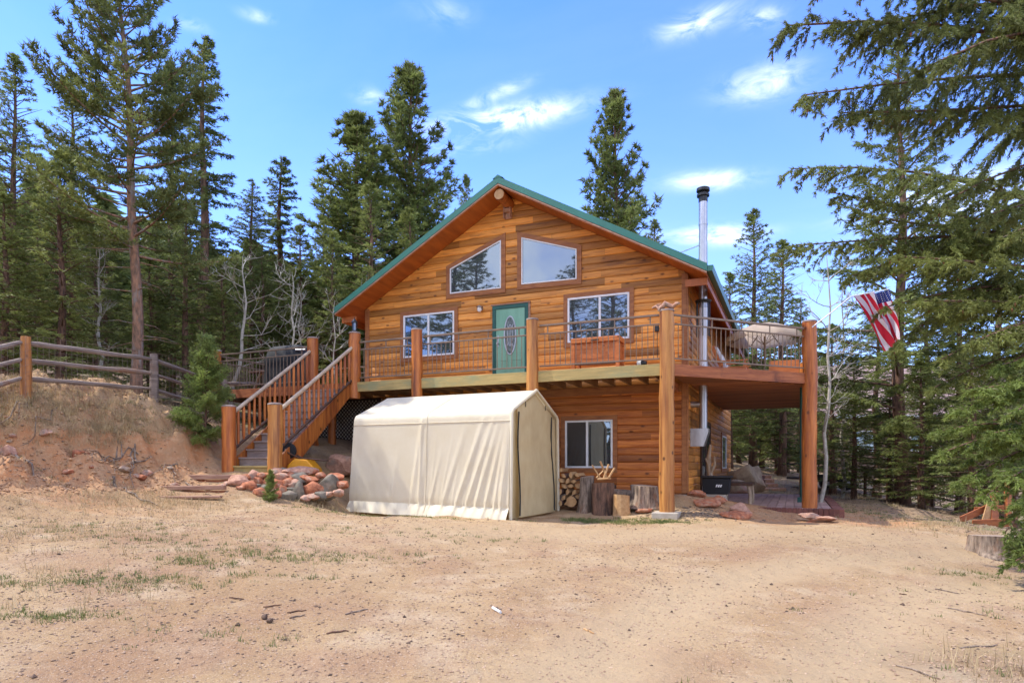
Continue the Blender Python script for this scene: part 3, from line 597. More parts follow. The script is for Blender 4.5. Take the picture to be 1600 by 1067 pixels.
# front door
a0, a1 = fs(770.5, WF), fs(826.5, WF); zt = fz(800, 476, WF); zb = 3.72
mb = MB(); mb.prism([(a0, zb), (a0+.10, zb), (a0+.10, zt-.10), (a0, zt-.10)], FW, WF-.055, WF-.005); mb.prism([(a1-.10, zb), (a1, zb), (a1, zt-.10), (a1-.10, zt-.10)], FW, WF-.055, WF-.005)
mb.prism([(a0, zt-.099), (a1, zt-.099), (a1, zt), (a0, zt)], FW, WF-.057, WF-.005); mb.build('door_frame', MT['doorframe'], cabin, bevel=.004)
mb = MB(); mb.prism([(a0-.03, zt+.002), (a1+.06, zt+.002), (a1+.06, zt+.028), (a0-.03, zt+.028)], FW, WF-.075, WF-.003); mb.prism([(a1+.002, zb), (a1+.05, zb), (a1+.05, zt), (a1+.002, zt)], FW, WF-.05, WF-.003); mb.build('door_trim', MT['timber'], cabin)
mb = MB(); L, R, B_, T_ = a0+.102, a1-.102, zb+.01, zt-.102; mb.prism([(L, B_), (R, B_), (R, T_), (L, T_)], FW, WF-.038, WF-.004)
cxd, czd = (L+R)/2, fz(801, 524, WF)
for (pl, pr, pb, pt) in ((L+.09, cxd-.05, B_+.12, czd-.62), (cxd+.05, R-.09, B_+.12, czd-.62)): ring(mb, [(pl, pb), (pr, pb), (pr, pt), (pl, pt)], .025, FW, WF-.046, WF-.037)
door = mb.build('door', MT['doorgreen'], cabin, bevel=.003)
def ell(rx, rz, n=36): return [(cxd+rx*math.cos(2*math.pi*i/n), czd+rz*math.sin(2*math.pi*i/n)) for i in range(n)]
mb = MB(); mb.prism(ell(.15, .47), FW, WF-.046, WF-.037); ov = mb.build('oval_window', MT['doorglass'], door)
mb = MB()
def ering(rx, rz, w, y0, y1):
    o, i_ = ell(rx, rz), ell(rx-w, rz-w)
    for k in range(36): j = (k+1) % 36; mb.prism([o[k], o[j], i_[j], i_[k]], FW, y0, y1)
ering(.175, .50, .030, WF-.058, WF-.038); ering(.075, .28, .012, WF-.052, WF-.0455)
for k in range(4):
    an = math.pi/4+k*math.pi/2; mb.beam((cxd+.07*math.cos(an), WF-.049, czd+.26*math.sin(an)), (cxd+.13*math.cos(an), WF-.049, czd+.42*math.sin(an)), .012, .008, (0,1,0))
mb.beam((cxd, WF-.049, czd-.27), (cxd, WF-.049, czd+.27), .012, .008, (0,1,0)); mb.build('leading', MT['steel'], ov)
mb = MB(); mb.tube([(L+.06, WF-.10, 4.72), (L+.06, WF-.036, 4.72)], [.03, .02], 12); mb.tube([(L+.06, WF-.055, 4.88), (L+.06, WF-.036, 4.88)], .03, 12); mb.box(L+.045, L+.075, WF-.048, WF-.037, 4.64, 4.94); mb.build('handle', MT['steel'], door, smooth=40)
# porch lamp by the door
la, lz = fs(752.5, WF), fz(752.5, 483, WF); mb = MB(); mb.tube([(la, WF-.035, lz), (la, WF-.015, lz)], .055, 16); mb.tube([(la, WF-.03, lz+.02), (la, WF-.10, lz+.06), (la, WF-.13, lz+.03)], .012, 8)
mb.tube([(la, WF-.13, lz+.075), (la, WF-.13, lz+.03), (la, WF-.13, lz+.02)], [.01, .09, .095], 16); wl = mb.build('wall_lamp', MT['steel'], cabin, smooth=40)
mb = MB(); mb.tube([(la, WF-.13, lz+.018), (la, WF-.13, lz-.06), (la, WF-.13, lz-.10)], [.055, .06, .03], 14); mb.build('lamp_glass', MT['white'], wl, smooth=40)
# stove flue: wall box, pipe up past the eave, cap
cs, cd = -1.98, 15.96
mb = MB(); mb.tube([(cs, cd, 2.42), (cs, cd, 3.66)], .098, 20); mb.tube([(cs, cd, 5.30), (cs, cd, 7.92)], .098, 20)
for z in (3.2, 5.6, 6.35, 7.25): mb.tube([(cs, cd, z), (cs, cd, z+.04)], .104, 20)
flue = mb.build('flue_pipe', MT['steel'], cabin, smooth=40)
mb = MB(); mb.tube([(cs, cd, 3.665), (cs, cd, 5.295)], .10, 20); mb.build('pipe_sleeve', MT['whitemetal'], flue, smooth=40)
mb = MB(); mb.tube([(cs, cd, 7.80), (cs, cd, 7.93)], .106, 20); mb.tube([(cs, cd, 7.93), (cs, cd, 7.98)], .145, 20); mb.tube([(cs, cd, 7.982), (cs, cd, 8.03)], .09, 20); mb.tube([(cs, cd, 8.032), (cs, cd, 8.05), (cs, cd, 8.12), (cs, cd, 8.13)], [.13, .155, .15, .09], 20); mb.build('flue_cap', MT['black'], flue, smooth=40)
mb = MB(); mb.tube([(cs, cd, 5.42), (cs, cd, 5.47)], [.17, .19], 20)
for k in range(7):
    an = k*2*math.pi/7+.3; mb.box(cs+.15*math.cos(an)-.012, cs+.15*math.cos(an)+.012, cd+.15*math.sin(an)-.012, cd+.15*math.sin(an)+.012, 4.62, 5.42)
mb.build('heat_shield', MT['black'], flue, smooth=40)
mb = MB(); mb.beam((cs, cd+.1, 6.85), (SC+3.2, cd+1.5, zroof(SC+3.2)), .02, .02); mb.beam((cs, cd+.1, 6.85), (SC+4.1, cd+2.4, zroof(SC+4.1)), .02, .02); mb.build('stay', MT['steel'], flue)
mb = MB(); mb.prism([(-2.255, 2.02), (-1.95, 2.02), (-1.84, 2.36), (-1.84, 2.44), (-2.255, 2.44)], lambda a, z, d: (a, d, z), cd-.16, cd+.16)
mb.build('flue_box', MT['steel'], cabin, smooth=40); mb = MB(); mb.tube([(-2.26, cd, 3.02), (cs, cd, 3.02)], .075, 14); mb.build('wall_pipe', MT['steel'], cabin, smooth=40)
# small bat house under the ridge
bs, bt = fs(795.5, WF), fz(795, 319, WF); bh = bt-fz(795, 343, WF)
mb = MB(); mb.box(bs-.10, bs+.10, WF-.16, WF-.024, bt-bh*.62, bt); mb.box(bs-.10, bs-.085, WF-.16, WF-.024, bt-bh, bt-bh*.625); mb.box(bs+.085, bs+.10, WF-.16, WF-.024, bt-bh, bt-bh*.625); mb.box(bs-.084, bs+.084, WF-.05, WF-.024, bt-bh, bt-bh*.625)
bh_o = thing('bat_house', 'small pale wooden bat house mounted under the ridge beam', 'bat house', HW(bs, WF-.1, bt-bh), ANG)
mb.build('box', MT['pinkrock'], bh_o, bevel=.004); mb = MB(); mb.box(bs-.12, bs+.12, WF-.19, WF-.024, bt+.002, bt+.022); mb.build('roof', MT['pinkrock'], bh_o); mb = MB(); mb.box(bs-.06, bs+.07, WF-.1625, WF-.1602, bt-bh*.42, bt-bh*.37); mb.build('slot', MT['black'], bh_o)

# ---------------------------------------------------------------- the deck
D0, ZD = 13.87, 3.70; SCN, DDG = -2.455, 16.69; SE, DE = .29, 23.5; SW, DW = -15.45, 17.5
def smax(d): return min(SE, SCN+(d-D0)*(SE-SCN)/(DDG-D0))
deck = thing('deck', 'raised timber deck on log posts wrapping the cabin front and side', 'deck', HW(SCN, D0, .5), ANG)
SP555 = fs(555, D0+.05)
mb = MB(); d = D0+.03; rr = random.Random(4)
while d < DE-.1:
    spans = []
    if d+.14 < WF: spans.append((SW, smax(d)-.06))
    else:
        if d+.14 < DW: spans.append((SW, WLs-.05))
        spans.append((WRs+.05, smax(d)-.06))
    for (l, r) in spans:
        x = l
        while x < r-.02:
            w = rr.uniform(2.4, 4.8); mb.box(x, min(x+w, r)-.003, d, d+.138, ZD-.038, ZD, 0, rr.random()+.001); x += w
    d += .145
mb.build('decking', MT['deckboard'], deck)
mb = MB(); mb.box(SP555, SCN-.02, D0-.04, D0, ZD-.235, ZD+.012); mb.build('rim_board', MT['treated'], deck, bevel=.005)
mb = MB(); mb.box(SW, SP555-.003, D0-.04, D0, ZD-.235, ZD+.012); mb.box(SW-.04, SW, D0-.04, DW, ZD-.235, ZD+.012); mb.build('rim_board', MT['redrim'], deck, bevel=.005)
mb = MB()
mb.beam((SCN-.02, D0-.02, ZD-.112), (SE+.02, DDG-.02, ZD-.112), .04, .247); mb.box(SE, SE+.04, DDG, DE, ZD-.235, ZD+.012); mb.box(WRs+.03, SE, DE, DE+.04, ZD-.235, ZD+.012); mb.build('rim_board', MT['redrim'], deck, bevel=.005)
nj = 0; jm = None
s = SW+.4
while s < SCN-.1:
    d1 = WF-.05 if s > WLs else DW-.05
    if jm is None:
        mb = MB(); mb.box(s-.02, s+.02, D0+.004, WF-.05, ZD-.225, ZD-.04); j = mb.build('joist', MT['joist'], deck); jm = j.data; s00 = s
    else: share('joist', jm, deck, (s-s00, 0, 0))
    s += .41
mb = MB()   # boarded ceiling below the side deck
d = WF+.1
while d < DE-.15:
    mb.box(WRs+.06, smax(d)-.08, d, d+.132, ZD-.242, ZD-.226, 0, rr.random()+.001); d += .140
mb.prism([(SCN+.12, D0+.14), (smax(WF+.05)-.1, WF+.08), (SCN+.12, WF+.08)], lambda a, b, t: (a, b, t), ZD-.236, ZD-.226)
mb.build('ceiling_board', MT['deckboard'], deck)
mb = MB(); mb.box(SCN-.10, SCN, D0+.02, WF-.05, ZD-.44, ZD-.24); mb.build('beam', MT['redrim'], deck)
def post(s, d, z0, z1, r, key='log', cap=None, seed=0):
    rg = random.Random(seed); n = 14; mb = MB()
    pts = [(s+rg.uniform(-.012, .012), d+rg.uniform(-.012, .012), z0+(z1-z0)*i/n) for i in range(n+1)]
    mb.tube(pts, [r*(1.03-.06*i/n)*rg.uniform(.975, 1.02) for i in range(n+1)], 20, a=rg.random()+.01)
    o = mb.build('post', MT[key], deck, smooth=50)
    mb = MB(); mb.tube([(s, d, z1+.001), (s, d, z1+.035), (s, d, z1+.05)], [r*1.02, r*.98, r*.55], 20); mb.build('post_cap', MT['greytread'] if not cap else MT[cap], o, smooth=50)
    return o
def gh(s, d): p_ = HW(s, d); return gz(p_.x, p_.y)
SP = {u: fs(u, D0+.05) for u in (490, 555, 654, 834)}
post(SW+.1, D0+.06, gh(SW+.1, D0)-.1, 4.86, .13, seed=1)
post(SP[490], D0+.02, gh(SP[490], D0)-.1, 4.95, .15, seed=2); post(SP[555], D0+.02, 3.30, 4.98, .15, seed=3)
post(SP[654], D0-.03, gh(SP[654], D0)-.1, 4.90, .14, seed=4); post(SP[834], D0-.03, gh(SP[834], D0)-.1, 4.88, .14, 'logpale', seed=5)
post(SCN, D0-.02, .60, 4.80, .155, 'logpale', seed=6); post(SE+.04, DDG, .55, 4.90, .165, seed=7)
post(SE+.02, DE-.1, .6, 4.9, .15, seed=8); post(SP[490]+.25, D0+.5, 1.2, 3.46, .11, seed=9)
mb = MB(); mb.box(SCN-.27, SCN+.27, D0-.30, D0+.26, .38, .60); mb.build('footing', MT['concrete'], deck, bevel=.02)
mb = MB(); mb.box(SE-.16, SE+.24, DDG-.22, DDG+.2, .40, .585); mb.build('footing', MT['concrete'], deck, bevel=.02)
mb = MB(); mb.tube([(SE-.12, DDG+.55, .72), (SE-.12, DDG+.55, 3.45)], .05, 10); mb.box(SE-.22, SE-.06, DDG+.48, DDG+.62, .68, .80); mb.build('downspout', MT['doorframe'], deck, smooth=40)
bal_mesh = {}
def railing(p0, p1, trim=.16):
    p0, p1 = Vector(p0), Vector(p1); d = (p1-p0); L = d.length; d = d/L; a, b = p0+d*trim, p1-d*trim
    mb = MB(); V3 = lambda q, z: (q.x, q.y, z)
    mb.beam(V3(a, ZD+1.05), V3(b, ZD+1.05), .05, .042); mb.beam(V3(a, ZD+.86), V3(b, ZD+.86), .036, .030); mb.beam(V3(a, ZD+.13), V3(b, ZD+.13), .036, .030)
    k = max(2, round(L/1.1))
    for i in range(k+1):
        q = a+(b-a)*((i+.25)/(k+.5)); mb.box(q.x-.012, q.x+.012, q.y-.012, q.y+.012, ZD+.875, ZD+1.03)
    o = mb.build('railing', MT['bronze'], deck, bevel=.003); n = int((L-2*trim)/.122)
    for i in range(1, n):
        q = a+(b-a)*i/n
        if 'm' not in bal_mesh:
            m2 = MB(); m2.tube([(0,0,ZD+.14), (0,0,ZD+.85)], .0095, 6); bb = m2.build('baluster', MT['bronze'], o, smooth=60, off=(0,0,0)); bal_mesh['m'] = bb.data; bb.location = Vector(V3(q, 0))-OFF[o.name]
        else: share('baluster', bal_mesh['m'], o, Vector(V3(q, 0))-OFF[o.name])
    return o
railing((SW+.1, D0+.04), (SP[490], D0+.04)); railing((SP[555], D0+.04), (SP[654], D0+.04)); railing((SP[654], D0+.02), (SP[834], D0+.02)); railing((SP[834], D0+.02), (SCN, D0+.02))
railing((SCN, D0), (SE+.02, DDG)); railing((SE+.02, DDG), (SE+.02, 20.1)); railing((SE+.02, 20.1), (SE+.02, DE-.1), .02); railing((SW+.06, D0+.1), (SW+.06, DW))
railing((SW+.06, DW-.02), (WLs-.2, DW-.02)); railing((WRs+.1, DE-.02), (SE, DE-.02))
# lattice skirt below the deck, left of the cabin front
lt0, lt1, lz0, lz1 = -13.6, -10.6, 2.05, 3.44; mb = MB(); DL = 15.2
for k in range(-20, 40):
    for sg in (1, -1):
        x0 = lt0+k*.115
        pts = []
        za, zb_ = lz0, lz1; xa = x0; xb = x0+(lz1-lz0)*sg
        lo, hi = lt0, lt1
        t0, t1 = 0.0, 1.0
        dxx = xb-xa
        ta, tb = (lo-xa)/dxx, (hi-xa)/dxx
        if ta > tb: ta, tb = tb, ta
        t0, t1 = max(t0, ta), min(t1, tb)
        if t1-t0 > .03: mb.beam((xa+dxx*t0, DL+.012*sg, za+(zb_-za)*t0), (xa+dxx*t1, DL+.012*sg, za+(zb_-za)*t1), .010, .036, (0,1,0)) if False else mb.obox(((xa+dxx*(t0+t1)/2), DL+.006*sg, za+(zb_-za)*(t0+t1)/2), (dxx*(t1-t0)/2, 0, (zb_-za)*(t1-t0)/2), (0, .0045, 0), (.013*sg*.707, 0, -.013*.707))
ring(mb, [(lt0-.02, lz0-.02), (lt1+.02, lz0-.02), (lt1+.02, lz1+.005), (lt0-.02, lz1+.005)], .05, FW, DL-.025, DL+.025)
lat = mb.build('lattice', MT['lattice'], deck); mb = MB(); mb.box(lt0, lt1, DL+.10, DL+.12, lz0, lz1); mb.build('backing', MT['lime'], lat)

# ---------------------------------------------------------------- the stair up to the deck
sL, sR = SP[490], SP[555]; dB, dT = D0-2.80, D0-.06; zB, zT = gh((sL+sR)/2, dB), ZD
stair = thing('staircase', 'log railed wooden staircase climbing from the yard to the deck', 'staircase', HW((sL+sR)/2, dB, 1.35), ANG)
zB = 1.37
for (s, k) in ((sL, 21), (sR, 22)):
    rg = random.Random(k); mb = MB(); pts = [(s+rg.uniform(-.008, .008), dB+rg.uniform(-.008, .008), zB-.15+1.68*i/8) for i in range(9)]
    mb.tube(pts, [.155*rg.uniform(.98, 1.02) for _ in range(9)], 20, a=.5); o = mb.build('newel_post', MT['logpale'] if k == 22 else MT['log'], stair, smooth=50)
    mb = MB(); mb.tube([(s, dB, zB+1.531), (s, dB, zB+1.56), (s, dB, zB+1.575)], [.16, .155, .1], 20); mb.build('post_cap', MT['greytread'], o, smooth=50)
NS = 12; rise = (ZD-zB)/NS; run = (dT-dB)/NS
for i in range(NS-1):
    z = zB+rise*(i+1); d = dB+run*i; mb = MB()
    mb.box(sL+.07, sR-.07, d-.03, d+run, z-.038, z); t_ = mb.build('tread', MT['greytread'] if i else MT['treated'], stair, bevel=.004)
    mb = MB(); mb.box(sL+.08, sR-.08, d, d+.022, z-rise, z-.039); mb.build('riser', MT['greytread'] if i else MT['treated'], t_)
for s in (sL+.04, sR-.04):
    mb = MB(); mb.prism([(dB+.14, zB+.02), (dB+.42, zB-.02), (dT, zT-.30), (dT, zT+.02), (dT-.08, zT+.02), (dB+.14, zB+.36)], lambda a, z, t: (t, a, z), s-.025, s+.025); mb.build('stringer', MT['log'], stair)
nb = 16
for s in (sL, sR):
    mb = MB(); mb.tube([(s, dB+.10, zB+1.40), (s, dT+.02, zT+.93)], .045, 12); mb.build('handrail', MT['rail_log'], stair, smooth=50)
    mb = MB(); mb.tube([(s, dB+.10, zB+.55), (s, dT+.02, zT+.10)], .036, 12); mb.build('lower_rail', MT['darkwood'], stair, smooth=50)
    for i in range(1, nb):
        f = i/nb; d = dB+.10+(dT-dB-.08)*f; za = zB+.55+(zT+.10-zB-.55)*f; zc = zB+1.40+(zT+.93-zB-1.40)*f
        rg = random.Random(i*7+int(s*10)); mb = MB(); mb.tube([(s, d, za+.01), (s, d, za+.12), (s, d, zc-.12), (s, d, zc-.01)], [.018, .033*rg.uniform(.9, 1.1), .033*rg.uniform(.9, 1.1), .018], 10, a=rg.random()+.01)
        mb.tube([(s-.001, d-.02, za-.01), (s, d+.02, za+.02)], .03, 8, mi=1); mb.build('baluster', [MT['log'], MT['rail_log']], stair, smooth=50)

# ---------------------------------------------------------------- portable fabric shelter
TA = math.radians(-26); tx0, ty0 = -5.686, 11.58; TL, TWd = 3.9, 2.45
shel = thing('fabric_shelter', 'cream tarpaulin storage tent with a peaked white roof in front of the deck', 'storage tent', Matrix.Rotation(TA, 3, 'Z') @ Vector((tx0-TL/2, ty0+TWd/2, .48)), TA)
rs = random.Random(12)
FOLD = []
for i in range(30):
    c = rs.uniform(-TL, .1); big = max(0, 1+c/TL*1.1); FOLD.append((c, rs.uniform(.022, .05), rs.uniform(.10, .60)*(.4+big), rs.uniform(.008, .022)*(.35+big), rs.uniform(.25, 1.0)))
FOLD += [(-1.30,.045,.75,.075,1.15),(-1.05,.04,.72,.07,1.1),(-.82,.045,.62,.065,1.0),(-.58,.035,.5,.06,.9),(-.36,.035,.32,.05,.85),(-2.35,.05,.30,.05,1.3),(-2.10,.03,.03,.045,1.4),(-2.2,.12,.22,.04,1.3),(-1.62,.05,.7,.05,.95),(-.2,.04,.2,.05,1.0),(-2.9,.05,.35,.035,.7),(-1.9,.035,.5,.04,.7)]
def wrinkle(x, h):     # x from -TL..0, h 0 at the hem .. 1 at the shoulder
    w = 0
    for (c, wd, sl, am, top) in FOLD:
        q = (x-(c+sl*h))/(wd*(.8+.5*h)); w += am*math.exp(-q*q)*max(0, 1-(h/top)**2)*min(1, h*9+.25)
    return w*.48
zs_sh, zs_ap = 2.61, 3.18
def sec(x):
    """cross-section at length x: list of (y, z)"""
    out = []; zb = .50+.07*(-x/TL)-.02; n = 26
    for i in range(n):
        h = i/(n-1)*.97; z = zb+(zs_sh-zb)*h
        fl = -.085*(1-h)-.11*math.exp(-(h/.07)**2)*(1+.18*math.sin(x*7.3+1)+.1*math.sin(x*17)); hem = .035*math.exp(-((h-.115)/.02)**2)
        out.append((fl+hem*.7-wrinkle(x, h), z+(.008*math.sin(x*5) if i == 0 else 0)))
    out += [(.015, zs_sh+.005), (.06, zs_sh+.07)]
    for i in range(1, 8): f = i/8; out.append((.06+(TWd/2-.06)*f, zs_sh+.07+(zs_ap-zs_sh-.07)*f-.018*math.sin(math.pi*f)*abs(math.sin(math.pi*x/(TL/2)))))
    out.append((TWd/2, zs_ap+.005)); m = len(out)
    return out, m
NX = 260; vs = []; fsx = []; mi = []
for i in range(NX+1):
    x = -TL+TL*i/NX; a, m = sec(x); b = [(TWd-y, z) for y, z in a[:-1]][::-1]; row = a+b
    bow = -.09*(1-min(1, (0)/1)) 
    for (y, z) in row:
        xe = x-(.10*(1-min(1, (z-.5)/2.1)) if i == 0 else 0); vs.append((tx0+xe, ty0+y, z))
k = len(row)
for i in range(NX):
    for j in range(k-1): fsx.append((i*k+j, (i+1)*k+j, (i+1)*k+j+1, i*k+j+1))
mb = MB(); mb.add(vs, fsx); cov = mb.build('cover', MT['tarp'], shel, smooth=True, fix=False); cov.data.shade_smooth()
for xk in (-TL*.5,):
    pr_ = sec(xk)[0]; mb = MB(); mb.tube([(tx0+xk, ty0+y-.004, z) for y, z in pr_[1:]], .0075, 6); mb.build('seam', MT['tarp'], cov, smooth=60)
mb = MB(); mb.tube([(tx0-TL+TL*i/60, ty0+sec(-TL+TL*i/60)[0][24][0]-.004, sec(-TL+TL*i/60)[0][24][1]) for i in range(61)], .009, 6); mb.build('seam', MT['tarp'], cov, smooth=60)
def endpanel(x, name, door):
    mb = MB(); n, kk = 16, 20; vs = []
    for j in range(kk+1):
        h = j/kk
        for i in range(n+1):
            f = i/n; y = .02+(TWd-.04)*f; zt = zs_sh-.02+(zs_ap-zs_sh)*(1-abs(2*f-1)); zb = .50; z = zb+(zt-zb)*h
            vs.append((tx0+x-.012-.02*math.sin(f*9+h*3)*(1-h)-.012*math.sin(f*23+h*5)*(1-h), ty0+y, z))
    mb.add(vs, [(j*(n+1)+i, j*(n+1)+i+1, (j+1)*(n+1)+i+1, (j+1)*(n+1)+i) for j in range(kk) for i in range(n)])
    o = mb.build(name, MT['tarpend'], shel, smooth=True, fix=False); o.data.shade_smooth(); return o
ep = endpanel(-.02, 'end_panel', True); endpanel(-TL+.03, 'end_panel', False)
mb = MB(); vs = []; n, kk = 18, 22       # the roll-up door, hanging a hand's breadth proud of the end panel
for j in range(kk+1):
    h = j/kk
    for i in range(n+1):
        f = i/n; y = .30+(1.72)*f+.05*(1-h)*(-1 if f < .5 else 1)*abs(2*f-1); zt = 2.74+.30*(1-abs(2*f-1)); z = .53+(zt-.53)*h
        vs.append((tx0+.02+.05*(1-h)**2+.014*math.sin(f*11+h*6)*(1-h*.6)+.008*math.sin(h*30), ty0+y, z))
mb.add(vs, [(j*(n+1)+i, j*(n+1)+i+1, (j+1)*(n+1)+i+1, (j+1)*(n+1)+i) for j in range(kk) for i in range(n)])
dr = mb.build('door_panel', MT['tarpend'], shel, smooth=True, fix=False); dr.data.shade_smooth()
for ya, yb in ((.30, .25), (2.02, 2.07)):
    mb = MB(); pts = []
    for i in range(12):
        h = i/11; pts.append((tx0+.045+.05*(1-h)**2+.01*math.sin(h*7), ty0+yb+(ya-yb)*h+.02*math.sin(h*6), .56+2.1*h))
    mb.tube(pts, .016, 6); mb.build('zip', MT['zip'], dr, smooth=60)
for yy in (.62, 1.66): mb = MB(); mb.box(tx0+.04, tx0+.05, ty0+yy, ty0+yy+.02, 2.72+.06, 2.84+.05); mb.build('strap', MT['zip'], dr)
mb = MB(); mb.tube([(tx0+.02, ty0-.03, .5), (tx0+.02, ty0+.02, zs_sh), (tx0+.02, ty0+.07, zs_sh+.07), (tx0+.02, ty0+TWd/2, zs_ap), (tx0+.02, ty0+TWd-.07, zs_sh+.07), (tx0+.02, ty0+TWd-.02, zs_sh), (tx0+.02, ty0+TWd+.03, .5)], .038, 10)
mb.build('frame_hem', MT['tarp'], shel, smooth=60)

# ---------------------------------------------------------------- rocks, stumps and logs
def rock(c, r, seed, key, name='rock', label=None, group=None, sq=(1,1,1), sub=3, build=True):
    rg = random.Random(seed); bm = bmesh.new(); bmesh.ops.create_icosphere(bm, subdivisions=sub, radius=1)
    pl = []
    for _ in range(13):
        n = Vector((rg.gauss(0,1), rg.gauss(0,1), rg.gauss(0,1))).normalized(); pl.append((n, rg.uniform(.55, .92)))
    for v in bm.verts:
        p = v.co.copy()
        for n, c_ in pl:
            dd = p.dot(n)
            if dd > c_: p -= n*(dd-c_)
        p *= 1+.05*math.sin(p.x*7+seed)+.04*math.sin(p.y*9+seed*2)+rg.uniform(-.012, .012)
        v.co = p
    yaw = rg.uniform(0, 6.28) if sq[0] == sq[1] else rg.uniform(-.25, .25); R_ = Matrix.Rotation(yaw, 3, 'Z') @ Matrix.Rotation(rg.uniform(-.25, .25), 3, 'X')
    mb = MB(); mb.add([Vector(c)+(R_ @ Vector((v.co.x*r*sq[0], v.co.y*r*sq[1], v.co.z*r*sq[2]))) for v in bm.verts], [tuple(v.index for v in f.verts) for f in bm.faces]); bm.free()
    return mb.solo(name, MT[key], label, 'rock' if name == 'rock' else name, group=group, smooth=35)
PILE = [(373,757,30,16,'pinkrock'),(391,766,26,16,'redrock'),(408,774,22,12,'redrock'),(434,756,22,16,'redrock'),(450,754,20,14,'redrock'),(470,747,26,16,'greyrock'),(482,749,26,12,'redrock'),(488,764,34,20,'redrock'),
 (468,768,18,26,'greyrock'),(452,776,22,14,'greyrock'),(514,758,26,34,'greyrock'),(500,774,18,12,'greyrock'),(489,776,20,9,'pinkrock'),(525,746,26,12,'redrock'),(536,757,22,12,'redrock'),(470,736,42,10,'pinkrock'),(432,737,18,12,'pinkrock'),
 (444,744,24,10,'pinkrock'),(457,743,18,14,'redrock'),(404,752,14,12,'redrock'),(410,743,22,10,'redrock'),(394,743,20,13,'pinkrock'),(424,771,18,10,'pinkrock'),(432,779,16,12,'redrock'),(443,765,14,12,'redrock'),(356,757,14,7,'pinkrock'),
 (346,763,12,6,'pinkrock'),(455,765,18,6,'greyrock'),(420,754,14,14,'redrock'),(400,761,16,8,'greyrock'),(502,743,18,9,'redrock'),(514,772,14,8,'pinkrock'),(378,770,16,8,'redrock'),(416,763,16,10,'greyrock'),(486,737,20,8,'redrock'),(478,778,14,8,'pinkrock'),
 (365,750,16,8,'redrock'),(384,748,16,10,'redrock'),(506,764,12,14,'redrock'),(530,770,16,9,'pinkrock'),(462,757,20,12,'pinkrock'),(442,736,14,8,'greyrock')]
SPL = {0:'pale pink rock at the left end of the rock pile, broad and tilted',2:'rust red rock at the foot of the pile beside the fir seedling',5:'grey rock near the top of the pile right of the fir seedling',7:'largest rust red rock in the middle of the rock pile',8:'upright grey rock at the bottom centre of the rock pile',10:'tallest grey slab standing near the right end of the rock pile',13:'rust red rock at the upper right end of the pile',14:'rust red rock at the lower right end of the pile',15:'long flat pink slab lying on top of the pile before the wheelbarrow',16:'small pale pink rock on top of the pile behind the fir seedling',26:'outermost small pink stone left of the rock pile'}
LB = {'redrock': 'rust red rock in the tumbled rock pile below the stair', 'pinkrock': 'pale pink rock in the tumbled rock pile below the stair', 'greyrock': 'grey lichened rock in the tumbled rock pile below the stair'}
for i, (u, v, w, h, k) in enumerate(PILE):
    Y = 13.35+(780-v)*.020; p_ = P(u, v, Y); g_ = gz(p_.x, p_.y); sc = Y/FPX
    rock((p_.x, p_.y, max(p_.z, g_+h*sc*.2)), 1.0, 100+i, k, label=SPL.get(i, LB[k]), group='rocks piled below the stair', sq=(w*sc*.66, (w+h)/2*sc*.6, h*sc*.72), sub=3)
SINGLE = [(1087,776,34,11,15.0,'redrock','flat rust red flagstone lying nearest the cabin corner'),(1105,786,40,11,14.3,'redrock','long rust red flagstone on the wood chips by the footing'),(1122,779,30,12,14.8,'redrock','rust red stone between the flagstones and the patio'),
 (1156,790,28,18,14.2,'pinkrock','rounded pink stone at the front corner of the patio'),(1152,804,44,13,13.6,'redrock','long dark red slab lying before the patio edge'),(1168,800,14,12,13.8,'pinkrock','small pink stone beside the long red slab'),
 (1271,820,48,10,13.5,'redrock','broad red flagstone at the bottom of the stack before the right log post'),(1284,812,40,9,13.55,'pinkrock','red flagstone in the middle of the stack before the right log post'),(1268,806,36,9,13.6,'pinkrock','square pink flagstone on top of the stack before the right log post'),
 (1008,791,26,8,14.1,'redrock','thin rust red stone at the foot of the dark stump'),
 (530,690,52,30,16.4,'pinkrock','big pink boulder in the shade below the lattice'),(124,668,28,15,12.9,'redrock','reddish stone half buried in the cut bank'),(218,684,24,10,13.4,'redrock','flat reddish stone at the lip of the bank near the tall pine'),(232,681,18,10,13.6,'pinkrock','small pinkish stone at the lip of the bank'),(12,674,30,20,12.0,'pinkrock','stone at the far left edge of the bank')]
for i, (u, v, w, h, Y, k, lb) in enumerate(SINGLE):
    p_ = P(u, v, Y); g_ = gz(p_.x, p_.y); sc = Y/FPX
    z = p_.z if 1260 < u < 1290 else g_+h*sc*.3
    rock((p_.x, p_.y, z), 1.0, 300+i, k, label=lb, sq=(w*sc*.60, w*sc*.45, h*sc*.62))
for i in range(15):
    u_ = rnd.uniform(-5, 335); Y_ = 12.3+u_*.0062+rnd.uniform(-.55, .25); X_ = (u_-HU)/FPX*Y_; rr_ = rnd.uniform(.04, .12)
    rock((X_, Y_, gz(X_, Y_)+rr_*.12), 1.0, 500+i, ('redrock','pinkrock','boulder','redrock')[i % 4], label=('rust red stone poking out of the cut bank','pale pink stone poking out of the cut bank','tan stone poking out of the cut bank','rust red stone poking out of the cut bank')[i % 4], group='stones poking out of the cut bank', sq=(rr_*1.3, rr_, rr_*.7), sub=2)
